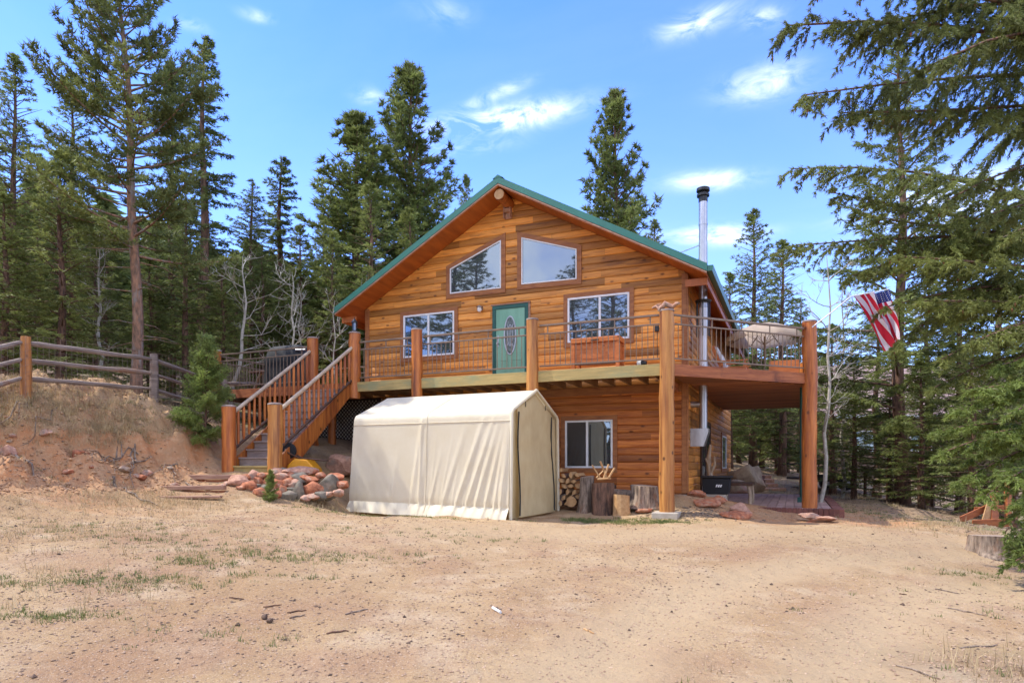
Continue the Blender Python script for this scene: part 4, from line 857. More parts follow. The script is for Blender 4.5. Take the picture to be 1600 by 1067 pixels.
for i in range(12):
    u_ = rnd.uniform(0, 320); Y_ = 12.55+u_*.0062; X_ = (u_-HU)/FPX*Y_; pts = []; dx_, dy_ = rnd.uniform(-.5, .5), -rnd.uniform(.4, 1.0)
    for k in range(8):
        f = k/7; x_, y_ = X_+dx_*f+.05*math.sin(k*1.9+i), Y_+dy_*f; pts.append((x_, y_, gz(x_, y_)+.025+.05*math.sin(f*3.1)))
    mb = MB(); mb.tube(pts, [.018*(1-.11*k) for k in range(8)], 5); mb.solo('root', MT['deadwood'], 'thin dry root trailing down the cut bank', 'root', group='roots trailing down the cut bank', smooth=60)
rock((8.75, 24.1, 1.02), 1.0, 418, 'boulder', 'boulder', 'large squarish tan and pink boulder at the back of the patio', sq=(.80,.70,.66), sub=4)
rock((8.05, 23.1, .72), 1.0, 419, 'boulder', 'boulder', 'low dark boulder leaning against the big tan one', sq=(.62,.5,.34), sub=4)
def stump(u, Y, r, h, key, label, seed, lean=(0,0), flare=.15, name='log_round', cat='log', top='cutwood', zoff=0.0, rough=.09, x=None):
    X = (u-HU)/FPX*Y if x is None else x; g_ = gz(X, Y)-.03+zoff; rg = random.Random(seed); n, m = 30, 9; ph = [rg.uniform(0, 6.28) for _ in range(5)]; vs = []
    for j in range(m+1):
        f = j/m; 
        for i in range(n):
            a = 2*math.pi*i/n; rr_ = r*(1+flare*(1-f)**3*(1+.8*math.sin(3*a+ph[0]))+rough*math.sin(2*a+ph[1])*.8+rough*.6*math.sin(5*a+ph[2]+f*2)+rough*.5*math.sin(11*a+ph[3])+rg.uniform(-.02, .02))
            vs.append((X+lean[0]*f*h+rr_*math.cos(a), Y+lean[1]*f*h+rr_*math.sin(a), g_+h*f+(.02*math.sin(a+ph[4]) if j == m else 0)))
    mb = MB(); mb.add(vs, [(j*n+i, j*n+(i+1)%n, (j+1)*n+(i+1)%n, (j+1)*n+i) for j in range(m) for i in range(n)])
    top_v = vs[-n:]; b = len(mb.v)-n; mb.f.append(tuple(b+i for i in range(n))); mb.mi.append(1)
    return mb.solo(name, [MT[key], MT[top]], label, cat, smooth=50)
def lying(p, q, r, key, label, seed, name='log', split=False, group=None, cat='log'):
    p, q = Vector(p), Vector(q); rg = random.Random(seed); d = (q-p).normalized(); sd = d.cross(Vector((0,0,1))).normalized(); up_ = sd.cross(d)
    n = 12; prof = []
    if split:
        a0_ = rg.uniform(0, 6.28); prof = [(0, 0)]+[(r*math.cos(a0_+k*.42), r*math.sin(a0_+k*.42)) for k in range(6)]
        cx = sum(x for x, _ in prof)/7; cy = sum(y for _, y in prof)/7; prof = [(x-cx, y-cy) for x, y in prof]
    else: prof = [(r*math.cos(k*2*math.pi/n)*rg.uniform(.93, 1.05), r*math.sin(k*2*math.pi/n)*rg.uniform(.93, 1.05)) for k in range(n)]
    n = len(prof); mb = MB(); vs = [p+sd*x+up_*y for x, y in prof]+[q+sd*x*.97+up_*y*.97 for x, y in prof]
    mb.add(vs, [(i, (i+1)%n, n+(i+1)%n, n+i) for i in range(n)]); mb.f += [tuple(range(n-1,-1,-1)), tuple(range(n, 2*n))]; mb.mi += [1, 1]
    if split: mb.mi[0] = 1; mb.mi[n-1] = 1
    return mb.solo(name, [MT[key], MT['splitwood']], label, cat, group=group, smooth=40)
for i in range(19):       # stacked firewood between the shelter and the stumps
    row, c = divmod(i, 3); x = 1.12+.155*c+.07*(row % 2)+random.Random(i).uniform(-.01, .01); z0 = .70+row*.128
    lying((x, 15.05+.02*(i % 4), z0), (x+.18, 15.47, z0+.01), .088, 'bark', 'split firewood log in the stack right of the tent', i, 'firewood_log', True, 'stacked firewood')
lying((1.36, 14.95, .74), (1.48, 15.35, .74), .125, 'bark', 'round cut log end at the foot of the firewood stack', 77, 'log')
stump(914, 14.75, .145, .84, 'deadwood', 'tallest grey gnarled log round next to the firewood stack', 31, (.08, .05), .35)
stump(942, 14.45, .225, .73, 'bark', 'thick brown chopping block carrying kindling sticks', 32, (.01, 0), .10)
stump(971, 14.2, .175, .46, 'splitwood', 'small pale split chopping block before the basement window', 33, (0, 0), .12)
stump(1008, 14.45, .29, .50, 'deadwood', 'wide silvery black stump next to the left side of the corner log post', 34, (-.02, .02), .35, name='stump', cat='stump', rough=.13)
lying((2.15, 14.95, .92), (2.75, 14.85, .88), .13, 'deadwood', 'grey log lying behind the chopping blocks', 35)
lying((1.75, 15.0, .76), (2.3, 15.05, .74), .14, 'bark', 'dark log lying behind the thick brown block', 36)
lying((1.92, 15.0, 1.02), (2.4, 15.1, 1.06), .11, 'bark', 'reddish split log resting on top of the dark log', 37, split=True)
for i, (a, b) in enumerate((((1.88,14.35,1.27),(2.12,14.30,1.29)), ((1.9,14.5,1.26),(2.2,14.48,1.28)), ((1.95,14.42,1.30),(1.78,14.46,1.58)), ((2.03,14.38,1.30),(2.14,14.4,1.60)), ((2.1,14.45,1.30),(1.95,14.4,1.66)), ((2.15,14.44,1.31),(2.28,14.46,1.52)), ((1.86,14.45,1.30),(2.05,14.5,1.48)))):
    lying(a, b, .028, 'splitwood', 'pale kindling stick on the thick brown chopping block', 60+i, 'kindling_stick', True, 'kindling on the chopping block', 'kindling')
stump(1557, 10.5, .36, .36, 'deadwood', 'weathered grey tree stump at the right edge of the yard', 41, (.05, .0), .22, name='stump', cat='stump', rough=.12)
for i, (u0, v0, u1, v1, Y, r, lb) in enumerate(((200,688,250,745,12.6,.025,'thin dark root running down the cut bank'),(20,655,60,680,12.0,.03,'grey stick poking from the left end of the bank'),(175,690,205,712,12.9,.03,'dark root hanging over the bank lip'),(290,690,330,700,13.8,.02,'thin grey stick on the bank beside the small fir'))):
    a = P(u0, v0, Y); b = P(u1, v1, Y-.3); pts = []
    for k in range(7):
        q = a.lerp(b, k/6); q.z = gz(q.x, q.y)+.02+.02*math.sin(k*2.1); q.x += .04*math.sin(k*1.7+i); pts.append(q)
    mb = MB(); mb.tube(pts, [r*(1-.1*k) for k in range(7)], 6); mb.solo('root', MT['deadwood'], lb, 'root', smooth=60)
STK = [(358,934,382,936,'bark','short dark twig lying left of the two dark cones'),(411,949,440,945,'bark','dark twig just above the two dark cones'),(448,958,478,954,'bark','knobbly dark twig right of the two dark cones'),(452,966,476,961,'deadwood','pale brown twig under the knobbly dark one'),
 (540,960,575,952,'deadwood','long thin brown twig in the middle of the yard'),(511,990,545,986,'bark','thin forked twig near the bottom of the yard'),(1405,928,1416,929,'bark','short dark twig at the right of the yard'),(912,983,928,990,'splitwood','pale wood chip lying in the bare sand'),
 (1462,920,1500,928,'deadwood','grey stick in the weeds below the right stump'),(1500,1013,1560,1008,'deadwood','grey stick in the bottom right weeds'),(1400,1040,1470,1062,'deadwood','long bleached stick at the bottom right of the yard'),(600,810,640,806,'deadwood','thin twig lying along the foot of the tent'),(1480,950,1540,962,'deadwood','thin grey stick among the weeds at the right')]
for i, (u0, v0, u1, v1, k, lb) in enumerate(STK):
    def onG(u, v):
        lo_, hi_ = 3.0, 16.0
        for _ in range(30):
            m_ = (lo_+hi_)/2; q = P(u, v, m_)
            if q.z > gz(q.x, q.y): lo_ = m_
            else: hi_ = m_
        return P(u, v, lo_)
    a, b = onG(u0, v0), onG(u1, v1); mb = MB(); pts = []
    for j in range(6): q = a.lerp(b, j/5); q.z = gz(q.x, q.y)+.006; q.y += .012*math.sin(j*2.3+i); pts.append(q)
    mb.tube(pts, [.006, .009, .0085, .008, .006, .004], 6); mb.solo('twig', MT[k], lb, 'twig', smooth=60)
for (u, v, lb) in ((414,967,'left of the two round dark cones in the yard'),(422,973,'right and larger of the two round dark cones in the yard')):
    q = onG(u, v); rock((q.x, q.y, q.z+.02), .03, u, 'litter', 'pine_cone', lb)
q0, q1 = onG(770, 951), onG(782, 958); mb = MB(); q0.z += .012; q1.z += .012; mb.tube([q0, q1], .014, 10); mb.solo('white_stub', MT['white'], 'short white plastic stub lying in the open sand', 'litter', smooth=50)

# ---------------------------------------------------------------- terraced timber steps left of the rocks
for i, (u0, u1, v, Y, lb) in enumerate(((276,392,742,14.15,'uppermost of the three timber terrace edgings below the stair'),(220,352,759,13.45,'middle one of the three timber terrace edgings below the stair'),(236,346,775,12.95,'lowest thin timber of the three terrace edgings below the stair'))):
    a, b = P(u0, v, Y+.05), P(u1, v-1, Y-.05); t_ = thing('timber_edging', lb, 'timber', (a.x, a.y, a.z-.3)); hgt = (.10, .09, .05)[i]
    mb = MB(); mb.beam((a.x, a.y, a.z-hgt/2), (b.x, b.y, b.z-hgt/2), .13, hgt); mb.build('timber', MT['timber'], t_, bevel=.012)
    if i < 2: mb = MB(); mb.beam((a.x+.35, a.y+.01, a.z-.19), (b.x, b.y+.01, b.z-.19), .10, .16); mb.build('timber', MT['redrim'], t_, bevel=.01)
# ---------------------------------------------------------------- patio of pavers right of the cabin
mb = MB(); rp = random.Random(8); s = -2.2; 
while s < .70:
    d = 16.35
    while d < 24: z = .578+rp.uniform(-.003, .003); mb.box(s, s+.192, d, d+.192, .42, z, 0, rp.random()+.001); d += .20
    s += .20
s = -2.2
while s < .90: mb.box(s, s+.10, 16.12, 16.34, .40, .60+rp.uniform(-.004, .004), 1, rp.random()+.001); s += .108
d = 16.12
while d < 23: mb.box(.80, 1.02, d, d+.10, .38, .60+rp.uniform(-.004, .004), 1, rp.random()+.001); d += .108
pat = mb.solo('patio', [MT['paver'], MT['brickedge']], None, None, rz=ANG, kind='structure', bevel=.005); 
for i, (u0, u1, v, Y) in enumerate(((1194,1229,763,24.3),(1195,1216,756,25.0),(1195,1210,749,25.7),(1195,1206,743,26.4))):
    a, b = P(u0, v, Y), P(u1, v, Y); mb = MB(); mb.box(a.x, b.x, Y, Y+.55, a.z-.22, a.z+.02); mb.solo('stone_step', MT['pinkrock'], ['lowest and longest stone step right of the tan boulder','second stone step up beside the tan boulder','third stone step up beside the tan boulder','topmost stone step beside the tan boulder'][i], 'step', bevel=.02, group='stone steps behind the patio')

# ---------------------------------------------------------------- things standing round the cabin
def hthing(name, label, cat, s, d, z, group=None): return thing(name, label, cat, HW(s, d, z), ANG, group)
# black storage box on a block, with its pale mark
b0 = hthing('storage_box', 'black plastic storage box with a small pale mark beside the cabin wall', 'storage box', -1.80, 16.55, .86)
mb = MB(); mb.prism([(-2.02, .88), (-1.44, .88), (-1.40, 1.26), (-2.06, 1.26)], lambda a, z, d: (a, d, z), 16.35, 16.75); mb.build('body', MT['rubber'], b0, bevel=.02)
mb = MB(); mb.box(-2.09, -1.37, 16.32, 16.78, 1.262, 1.32); mb.build('lid', MT['black'], b0, bevel=.02)
mb = MB()
for k in range(3): mb.prism([(-1.74+.05*k, 1.05), (-1.705+.05*k, 1.05), (-1.685+.05*k, 1.11), (-1.72+.05*k, 1.11)], lambda a, z, d: (a, d, z), 16.343, 16.349)
mb.build('mark', MT['white'], b0)
mb = MB(); mb.box(-2.0, -1.5, 16.36, 16.74, .55, .872); mb.solo('concrete_block', MT['concrete'], 'grey concrete block under the black storage box', 'block', rz=ANG, bevel=.01)
b1 = hthing('bench', 'dark wooden bench on branch legs next to the black storage box', 'bench', -1.3, 17.6, .58)
mb = MB(); mb.box(-1.75, -.95, 17.2, 18.4, 1.06, 1.13); mb.build('seat', MT['darkwood'], b1, bevel=.01)
for (s, d) in ((-1.68,17.28),(-1.02,17.28),(-1.68,18.3),(-1.02,18.3)): mb = MB(); mb.tube([(s, d, .56), (s+.02, d, .8), (s-.02, d, 1.06)], [.05, .04, .055], 10); mb.build('leg', MT['rail_log'], b1, smooth=60)
mb = MB(); mb.tube([(-1.98,17.25,.6),(-1.96,17.28,1.2),(-2.02,17.32,1.7),(-1.97,17.34,2.1)], [.10,.07,.06,.03], 9); mb.tube([(-1.97,17.3,1.35),(-1.85,17.22,1.6),(-1.86,17.2,1.8)], [.05,.035,.02], 8); mb.tube([(-1.98,17.3,1.5),(-2.08,17.25,1.75)], [.04,.02], 7)
mb.solo('driftwood', MT['rail_log'], 'bleached branching driftwood standing against the side wall', 'driftwood', rz=ANG, smooth=60)
# deck furniture
c0 = hthing('cooler_chest', 'orange pine patio cooler chest on legs behind the front railing', 'chest', fs(930, 14.5), 14.5, ZD)
cl, cr = fs(892, 14.3), fs(968, 14.3)
mb = MB(); mb.box(cl+.05, cr-.05, 14.34, 14.78, ZD+.22, ZD+.66)
for z in (.30, .41, .52): mb.box(cl+.05, cr-.05, 14.334, 14.339, ZD+z, ZD+z+.10)
mb.build('body', MT['orangewood'], c0, bevel=.006)
mb = MB(); mb.box(cl, cr, 14.29, 14.82, ZD+.665, ZD+.78); mb.build('lid', MT['orangewood'], c0, bevel=.012)
for s in (cl+.01, cr-.09):
    for d in (14.30, 14.73): mb = MB(); mb.box(s, s+.08, d, d+.07, ZD+.002, ZD+.663); mb.build('leg', MT['orangewood'], c0, bevel=.004)
mb = MB(); mb.box(cl+.1, cr-.1, 14.31, 14.335, ZD+.16, ZD+.22); mb.box((cl+cr)/2-.09, (cl+cr)/2+.09, 14.27, 14.288, ZD+.70, ZD+.73); mb.build('latch', MT['darkwood'], c0)
gx = fs(452, 14.75); g0 = hthing('covered_grill', 'barbecue under a black cloth cover on the left end of the deck', 'grill', gx, 14.75, ZD)
mb = MB(); vs = []; secs = [(.74,.34,.03),(.73,.33,.5),(.70,.33,.78),(.74,.36,.88),(.66,.33,1.00),(.60,.30,1.20),(.50,.22,1.29),(.2,.08,1.31)]; n = 28
for (rx, ry, z) in secs:
    for i in range(n):
        a = 2*math.pi*i/n; c, s_ = math.cos(a), math.sin(a); e = .35; px = rx*math.copysign(abs(c)**e, c); py = ry*math.copysign(abs(s_)**e, s_)
        w = 1+.03*math.sin(a*9)*(1-z/1.4); vs.append((gx+px*w, 14.75+py*w, ZD+z))
m = len(secs); mb.add(vs, [(j*n+i, j*n+(i+1)%n, (j+1)*n+(i+1)%n, (j+1)*n+i) for j in range(m-1) for i in range(n)]+[tuple((m-1)*n+i for i in range(n))]); mb.build('cover', MT['blackcloth'], g0, smooth=50)
mb = MB(); mb.tube([(gx+.5, 14.45, ZD+1.12), (gx+.85, 14.45, ZD+1.10)], .03, 8); mb.build('side_handle', MT['steel'], g0, smooth=50)
t0 = hthing('picnic_table', 'weathered wooden picnic table with A frame legs on the left deck', 'table', -14.9, 15.9, ZD)
mb = MB(); 
for k in range(5): mb.box(-15.35+.17*k, -15.19+.17*k, 15.1, 16.9, ZD+.70, ZD+.74)
mb.build('table_top', MT['timber'], t0)
for d in (15.3, 16.7):
    for (a, b) in ((-15.4, -15.05), (-14.5, -14.85)): mb = MB(); mb.beam((a, d, ZD), (b, d, ZD+.70), .04, .09, (0,1,0)); mb.build('leg', MT['rail_log'], t0)
for k, s in enumerate((-15.40,)): mb = MB(); mb.box(s-.0, s+.0+.01, 15.2, 16.8, ZD+.42, ZD+.46); mb.build('brace', MT['timber'], t0)
# post top lantern, rope and driftwood
lt = hthing('lantern', 'black lantern standing on the log post at the stair top', 'lantern', SP[555], D0+.02, 5.03)
mb = MB(); s, d = SP[555], D0+.02; mb.tube([(s,d,5.03),(s,d,5.06)], .075, 12); mb.tube([(s,d,5.26),(s,d,5.30),(s,d,5.36)], [.085,.07,.02], 12); mb.tube([(s,d,5.36),(s,d,5.40)], .01, 8)
for k in range(4): a = k*math.pi/2+.4; mb.tube([(s+.06*math.cos(a), d+.06*math.sin(a), 5.06), (s+.06*math.cos(a), d+.06*math.sin(a), 5.26)], .007, 6)
mb.build('cage', MT['black'], lt, smooth=40); mb = MB(); mb.tube([(s,d,5.065),(s,d,5.255)], .05, 12); mb.build('glass', MT['glass'], lt, smooth=40)
mb = MB(); s, d = SCN, D0-.02; pts = [(s-.30+.07*k, d-.03+.05*math.sin(k*1.3), 4.90+.035*math.sin(k*1.9)+(.02 if k > 3 else 0)) for k in range(9)]; mb.tube(pts, [.02,.035,.05,.055,.06,.05,.045,.04,.025], 10)
mb.tube([(s-.12,d-.08,4.88),(s-.16,d-.12,4.80)], [.03,.01], 7); mb.tube([(s-.05+.16*math.cos(a/3), d+.1*math.sin(a/3), 4.955) for a in range(14)], .012, 6); mb.solo('driftwood', MT['pinkrock'], 'pale twisted driftwood laid on top of the corner log post', 'driftwood', rz=ANG, smooth=60)
dl = hthing('deck_light', 'small black box lamp hung on the left side of the corner post', 'lamp', SCN-.19, D0-.02, 4.2)
mb = MB(); mb.box(SCN-.25, SCN-.165, D0-.06, D0+.02, 4.40, 4.52); mb.build('lamp_box', MT['black'], dl, bevel=.01); mb = MB(); mb.tube([(SCN-.2, D0-.02, 4.40), (SCN-.2, D0-.02, 4.02), (SCN-.19, D0-.02, 3.85)], .008, 6); mb.build('cable', MT['black'], dl)
fs1 = fs(1003, D0+.15); fl = hthing('floodlight', 'small white and black spotlight resting on the deck edge near the corner post', 'spotlight', fs1, D0+.15, ZD)
mb = MB(); mb.tube([(fs1-.09, D0+.1, ZD+.07), (fs1, D0+.1, ZD+.075)], [.05, .06], 12); mb.build('lamp_head', MT['white'], fl, smooth=50); mb = MB(); mb.tube([(fs1+.001, D0+.1, ZD+.075), (fs1+.11, D0+.1, ZD+.06)], [.058, .05], 12); mb.build('housing', MT['black'], fl, smooth=50)
# lounge chairs, planter, umbrella on the side deck
def lounge(s, d, lb):
    t = hthing('lounge_chair', lb, 'chair', s, d, ZD, 'chairs along the cabin side')
    mb = MB(); mb.box(s-.30, s+.32, d-.28, d+.28, ZD+.34, ZD+.38); mb.build('seat', MT['orangewood'], t)
    mb = MB()
    for k in range(5): dd = d-.25+.125*k; mb.beam((s-.24, dd, ZD+.30), (s-.52, dd, ZD+.98), .09, .022, (0,1,0))
    mb.build('backrest', MT['orangewood'], t)
    for q in (d-.30, d+.27):
        mb = MB(); mb.box(s-.36, s+.36, q, q+.03+.04, ZD+.56, ZD+.59); mb.build('armrest', MT['orangewood'], t)
        for r_ in (s-.28, s+.28): mb = MB(); mb.box(r_-.03, r_+.03, q+.01, q+.05, ZD+.002, ZD+.558); mb.build('leg', MT['orangewood'], t)
    mb = MB(); mb.beam((s-.20, d, ZD+.40), (s-.44, d, ZD+.96), .46, .09, (0,0,1)); mb.build('cushion', MT['cushion'], t, bevel=.03)
lounge(-1.45, 18.0, 'nearer of the two orange wooden lounge chairs with a pale cushion'); lounge(-1.45, 19.2, 'farther of the two orange wooden lounge chairs with a pale cushion')
p0 = hthing('planter_box', 'orange wooden planter box beside the right log post', 'planter', -.25, 18.3, ZD); mb = MB(); ring(mb, [(-.60, 18.1), (.12, 18.1), (.12, 18.5), (-.60, 18.5)], .03, lambda a, b, t: (a, b, t), ZD+.01, ZD+.56); mb.build('box', MT['orangewood'], p0)
mb = MB(); mb.box(-.565, .085, 18.135, 18.465, ZD+.02, ZD+.50); mb.build('soil', MT['litter'], p0)
ux, uy = 7.75, 20.0; um = thing('patio_umbrella', 'beige scalloped patio umbrella standing on the side deck', 'umbrella', (ux, uy, ZD))
mb = MB(); mb.tube([(ux, uy, ZD), (ux, uy, 6.0)], .024, 10); mb.build('pole', MT['bronze'], um, smooth=60); mb = MB(); mb.tube([(ux, uy, ZD), (ux, uy, ZD+.08), (ux, uy, ZD+.10)], [.25, .23, .05], 20); mb.build('base', MT['black'], um, smooth=50)
mb = MB(); n = 48; vs = []
for j, (r_, z) in enumerate(((.03, 5.93), (.35, 5.88), (.75, 5.73), (1.16, 5.48), (1.165, 5.40))):
    for i in range(n):
        a = 2*math.pi*i/n; k = 1-.045*abs(math.sin(4*a))*(r_/1.22); sag = -.05*abs(math.sin(4*a))*(r_/1.22) if j < 4 else -.04*abs(math.sin(12*a))-.05*abs(math.sin(4*a)); vs.append((ux+r_*k*math.cos(a), uy+r_*k*math.sin(a), z+sag))
mb.add(vs, [(j*n+i, j*n+(i+1)%n, (j+1)*n+(i+1)%n, (j+1)*n+i) for j in range(4) for i in range(n)]); mb.build('canopy', MT['canvas'], um, smooth=60, fix=False)
for k in range(8): a = k*math.pi/4; mb = MB(); mb.tube([(ux, uy, 5.86), (ux+1.1*math.cos(a), uy+1.1*math.sin(a), 5.44)], .017, 5); mb.tube([(ux, uy, 5.25), (ux+.6*math.cos(a), uy+.6*math.sin(a), 5.66)], .008, 5); mb.build('rib', MT['bronze'], um)
# flag on its pole
fb = thing('flag', 'red and white striped flag with a blue star corner hanging from a white pole', 'flag', P(1268, 520, 15.1))
A0 = P(1268, 512, 15.05); A1 = P(1330, 463, 14.7); A2 = P(1388, 452, 14.4); mb = MB(); mb.tube([A0, A0.lerp(A1, .5)+Vector((0,0,-.015)), A1, A2], [.016, .014, .013, .011], 8); fp = mb.build('pole', MT['whitemetal'], fb, smooth=60)
H0 = P(1334, 462, 14.68); H1 = P(1389, 454, 14.42); E0 = P(1372, 540, 14.6); E1 = P(1403, 532, 14.5)
def FS(a, b):   # a across the hoist 0..1, b along the fly 0..1
    top = H0.lerp(H1, a); w = min(1, max(0, b)); 
    drop = Vector((.42*math.sin(min(1, b*1.5)*1.3)*(1-a*.75)+.22*b, 0, -1.10*b-(.12 if a < .2 else 0)*b)); p_ = top+drop
    fold = .13*math.sin(a*12+b*2.2)*(.35+b)+.06*math.sin(a*23+b*6); pinch = 1-.55*b
    c_ = H0.lerp(H1, .5); p_.x = (top.x-c_.x)*pinch+c_.x+drop.x*.55+.20*b; p_.y += fold; p_.x += .03*math.sin(b*7+a*4); p_.z += .04*math.sin(a*9+b*3)*b
    return p_
mb = MB(); na, nb_ = 39, 40; mb.add([FS(i/na, j/nb_) for j in range(nb_+1) for i in range(na+1)], [])
for j in range(nb_):
    for i in range(na):
        st = i*13//na; canton = st >= 8 and j < 9; mb.f.append((j*(na+1)+i, j*(na+1)+i+1, (j+1)*(na+1)+i+1, (j+1)*(na+1)+i)); mb.mi.append(2 if canton else (st % 2))
cl_ = mb.build('cloth', [MT['red'], MT['flagwhite'], MT['blue']], fb, fix=False); cl_.data.shade_smooth()
mb = MB()
for r_ in range(5):
    for c_ in range(6):
        a, b = .63+.36*(c_+.5)/6, .01+.20*(r_+.5)/5; q = FS(a, b); n_ = (FS(a+.01, b)-q).cross(FS(a, b+.01)-q).normalized(); t1 = (FS(a+.01, b)-q).normalized(); t2 = n_.cross(t1)
        for sg in (1, -1):
            pts = [q+n_*.004*sg+(t1*math.cos(k*math.pi/5)+t2*math.sin(k*math.pi/5))*(.014 if k % 2 == 0 else .006) for k in range(10)]
            mb.add([q+n_*.004*sg]+pts, [(0, k+1, (k+1) % 10+1) for k in range(10)])
mb.build('stars', MT['flagwhite'], cl_, fix=False)
# wheelbarrow parked under the stair
wx, wy, wz = -4.72, 14.85, gz(-4.72, 14.85); wb = thing('wheelbarrow', 'upturned yellow wheelbarrow with a black wheel behind the rock pile', 'wheelbarrow', (wx, wy, wz))
mb = MB(); mb.prism([(-.36, .06), (.34, .06), (.30, .22), (.12, .42), (-.16, .44), (-.31, .30)], lambda a, z, t: (wx+a, t, wz+z), wy-.26, wy+.3); mb.build('tray', MT['yellow'], wb, bevel=.03)
mb = MB(); mb.tube([(wx-.38, wy-.08, wz+.62), (wx-.38, wy+.02, wz+.62)], [.19, .19], 24); mb.tube([(wx-.38, wy-.09, wz+.62), (wx-.38, wy+.03, wz+.62)], [.15, .15], 24); mb.build('wheel', MT['rubber'], wb, smooth=40, bevel=.01)
for y in (wy-.15, wy+.12): mb = MB(); mb.tube([(wx-.42, y, wz+.62), (wx-.1, y, wz+.46), (wx+.5, y, wz+.40)], .018, 8); mb.build('handle', MT['darkwood'], wb, smooth=60)

# ---------------------------------------------------------------- fences
lf = thing('rail_fence', 'weathered grey brown split rail fence with wire mesh on top of the bank', 'fence', (-9.65, 12.95, gz(-9.65, 12.95)))
FP = [(-10.9,9.2),(-9.65,12.93),(-8.52,15.5),(-7.9,17.9),(-7.7,20.3)]; FT = [None]*5
def fence_rail(a, b, r, sd, key='greywood'):
    rg = random.Random(sd); n = 8; a, b = Vector(a), Vector(b); pts = [a.lerp(b, k/n)+Vector((0, 0, rg.uniform(-.007, .007))) for k in range(n+1)]
    mb = MB(); mb.tube(pts, [r*rg.uniform(.85, 1.15)*(.7 if k in (0, n) else 1) for k in range(n+1)], 7); return mb.build('rail', MT[key], lf, smooth=30)
tops = []
for k, (x, y) in enumerate(FP):
    g_ = gz(x, y); ht = 1.25; 
    if k == 1: zt_ = P(0, 526, 12.93).z
    elif k == 2: zt_ = P(0, 553, 15.5).z
    else: zt_ = g_+ht
    tops.append(zt_); mb = MB(); mb.tube([(x, y, g_-.2), (x+.01, y, (g_+zt_)/2), (x, y, zt_)], [.105, .098, .085], 9, a=.3); mb.build('post', MT['logpale'] if k == 1 else MT['greywood'], lf, smooth=40)
for k in range(len(FP)-1):
    (x0, y0), (x1, y1) = FP[k], FP[k+1]
    for j, dz_ in enumerate((.13, .47, .84)): fence_rail((x0-.04, y0-.09, tops[k]-dz_), (x1-.04, y1-.09, tops[k+1]-dz_), .052, k*3+j)
mb = MB()
for k in range(len(FP)-1):
    (x0, y0), (x1, y1) = FP[k], FP[k+1]; n = int(math.hypot(x1-x0, y1-y0)/.11)
    for i in range(n+1): f = i/n; X_, Y_ = x0+(x1-x0)*f+.11, y0+(y1-y0)*f; zt_ = tops[k]+(tops[k+1]-tops[k])*f; mb.tube([(X_, Y_, zt_-1.15), (X_, Y_, zt_+.02)], .0025, 3, False)
    for j in range(9): mb.tube([(x0+.11, y0, tops[k]+.02-.14*j), (x1+.11, y1, tops[k+1]+.02-.14*j)], .0025, 3, False)
mb.build('wire_mesh', MT['greywood'], lf)
rf = thing('wire_fence', 'dark post and rail wire fence along the trees right of the yard', 'fence', (12.2, 20.5, gz(12.2, 20.5)))
RP = [(13.6,26.5),(12.9,23.8),(12.45,21.6),(12.3,20.2),(12.2,18.9),(12.1,17.7),(12.0,16.5),(11.9,15.4)]
for k, (x, y) in enumerate(RP): g_ = gz(x, y); mb = MB(); mb.tube([(x, y, g_-.2), (x+.01, y, g_+1.15)], [.055, .05], 7); mb.build('post', MT['darkwood'], rf, smooth=40)
for k in range(len(RP)-1):
    (x0, y0), (x1, y1) = RP[k], RP[k+1]; z0_, z1_ = gz(x0, y0), gz(x1, y1)
    for j, dz_ in enumerate((.30, .72, 1.08)): mb = MB(); mb.tube([(x0, y0-.06, z0_+dz_), (x1, y1-.06, z1_+dz_)], .028, 6); mb.build('rail', MT['greywood'], rf, smooth=40)
mb = MB()
for k in range(len(RP)-1):
    (x0, y0), (x1, y1) = RP[k], RP[k+1]; z0_, z1_ = gz(x0, y0), gz(x1, y1); n = int(math.hypot(x1-x0, y1-y0)/.14)
    for i in range(n+1): f = i/n; mb.tube([(x0+(x1-x0)*f+.06, y0+(y1-y0)*f, z0_+(z1_-z0_)*f+.05), (x0+(x1-x0)*f+.06, y0+(y1-y0)*f, z0_+(z1_-z0_)*f+1.1)], .003, 3, False)
    for j in range(8): mb.tube([(x0+.06, y0, z0_+.08+.14*j), (x1+.06, y1, z1_+.08+.14*j)], .003, 3, False)
mb.build('wire_mesh', MT['greywood'], rf)
# utility trailer behind the right log post
tX, tY = 12.3, 25.4; tz = gz(tX, tY); tr = thing('utility_trailer', 'small black utility trailer with a low railing parked right of the patio', 'trailer', (tX, tY, tz))
mb = MB(); mb.box(tX-1.3, tX+.75, tY-.6, tY+.7, tz+.42, tz+.50); mb.box(tX-1.3, tX+.75, tY-.62, tY-.58, tz+.34, tz+.62); mb.build('bed', MT['black'], tr)
mb = MB(); 
for x in (-1.28, -.62, .06, .72): mb.box(tX+x-.02, tX+x+.02, tY-.60, tY-.56, tz+.62, tz+1.0)
mb.box(tX-1.3, tX+.75, tY-.60, tY-.56, tz+1.0, tz+1.05); mb.box(tX-1.3, tX+.75, tY+.66, tY+.70, tz+1.0, tz+1.05); mb.build('side_rail', MT['black'], tr)
for y in (tY-.78, tY+.74): mb = MB(); mb.tube([(tX+.35, y, tz+.28), (tX+.35, y+.16, tz+.28)], .27, 24); w_ = mb.build('wheel', MT['rubber'], tr, smooth=40); mb = MB(); mb.tube([(tX+.35, y-.01, tz+.28), (tX+.35, y+.17, tz+.28)], .14, 16); mb.build('rim', MT['steel'], w_, smooth=40)
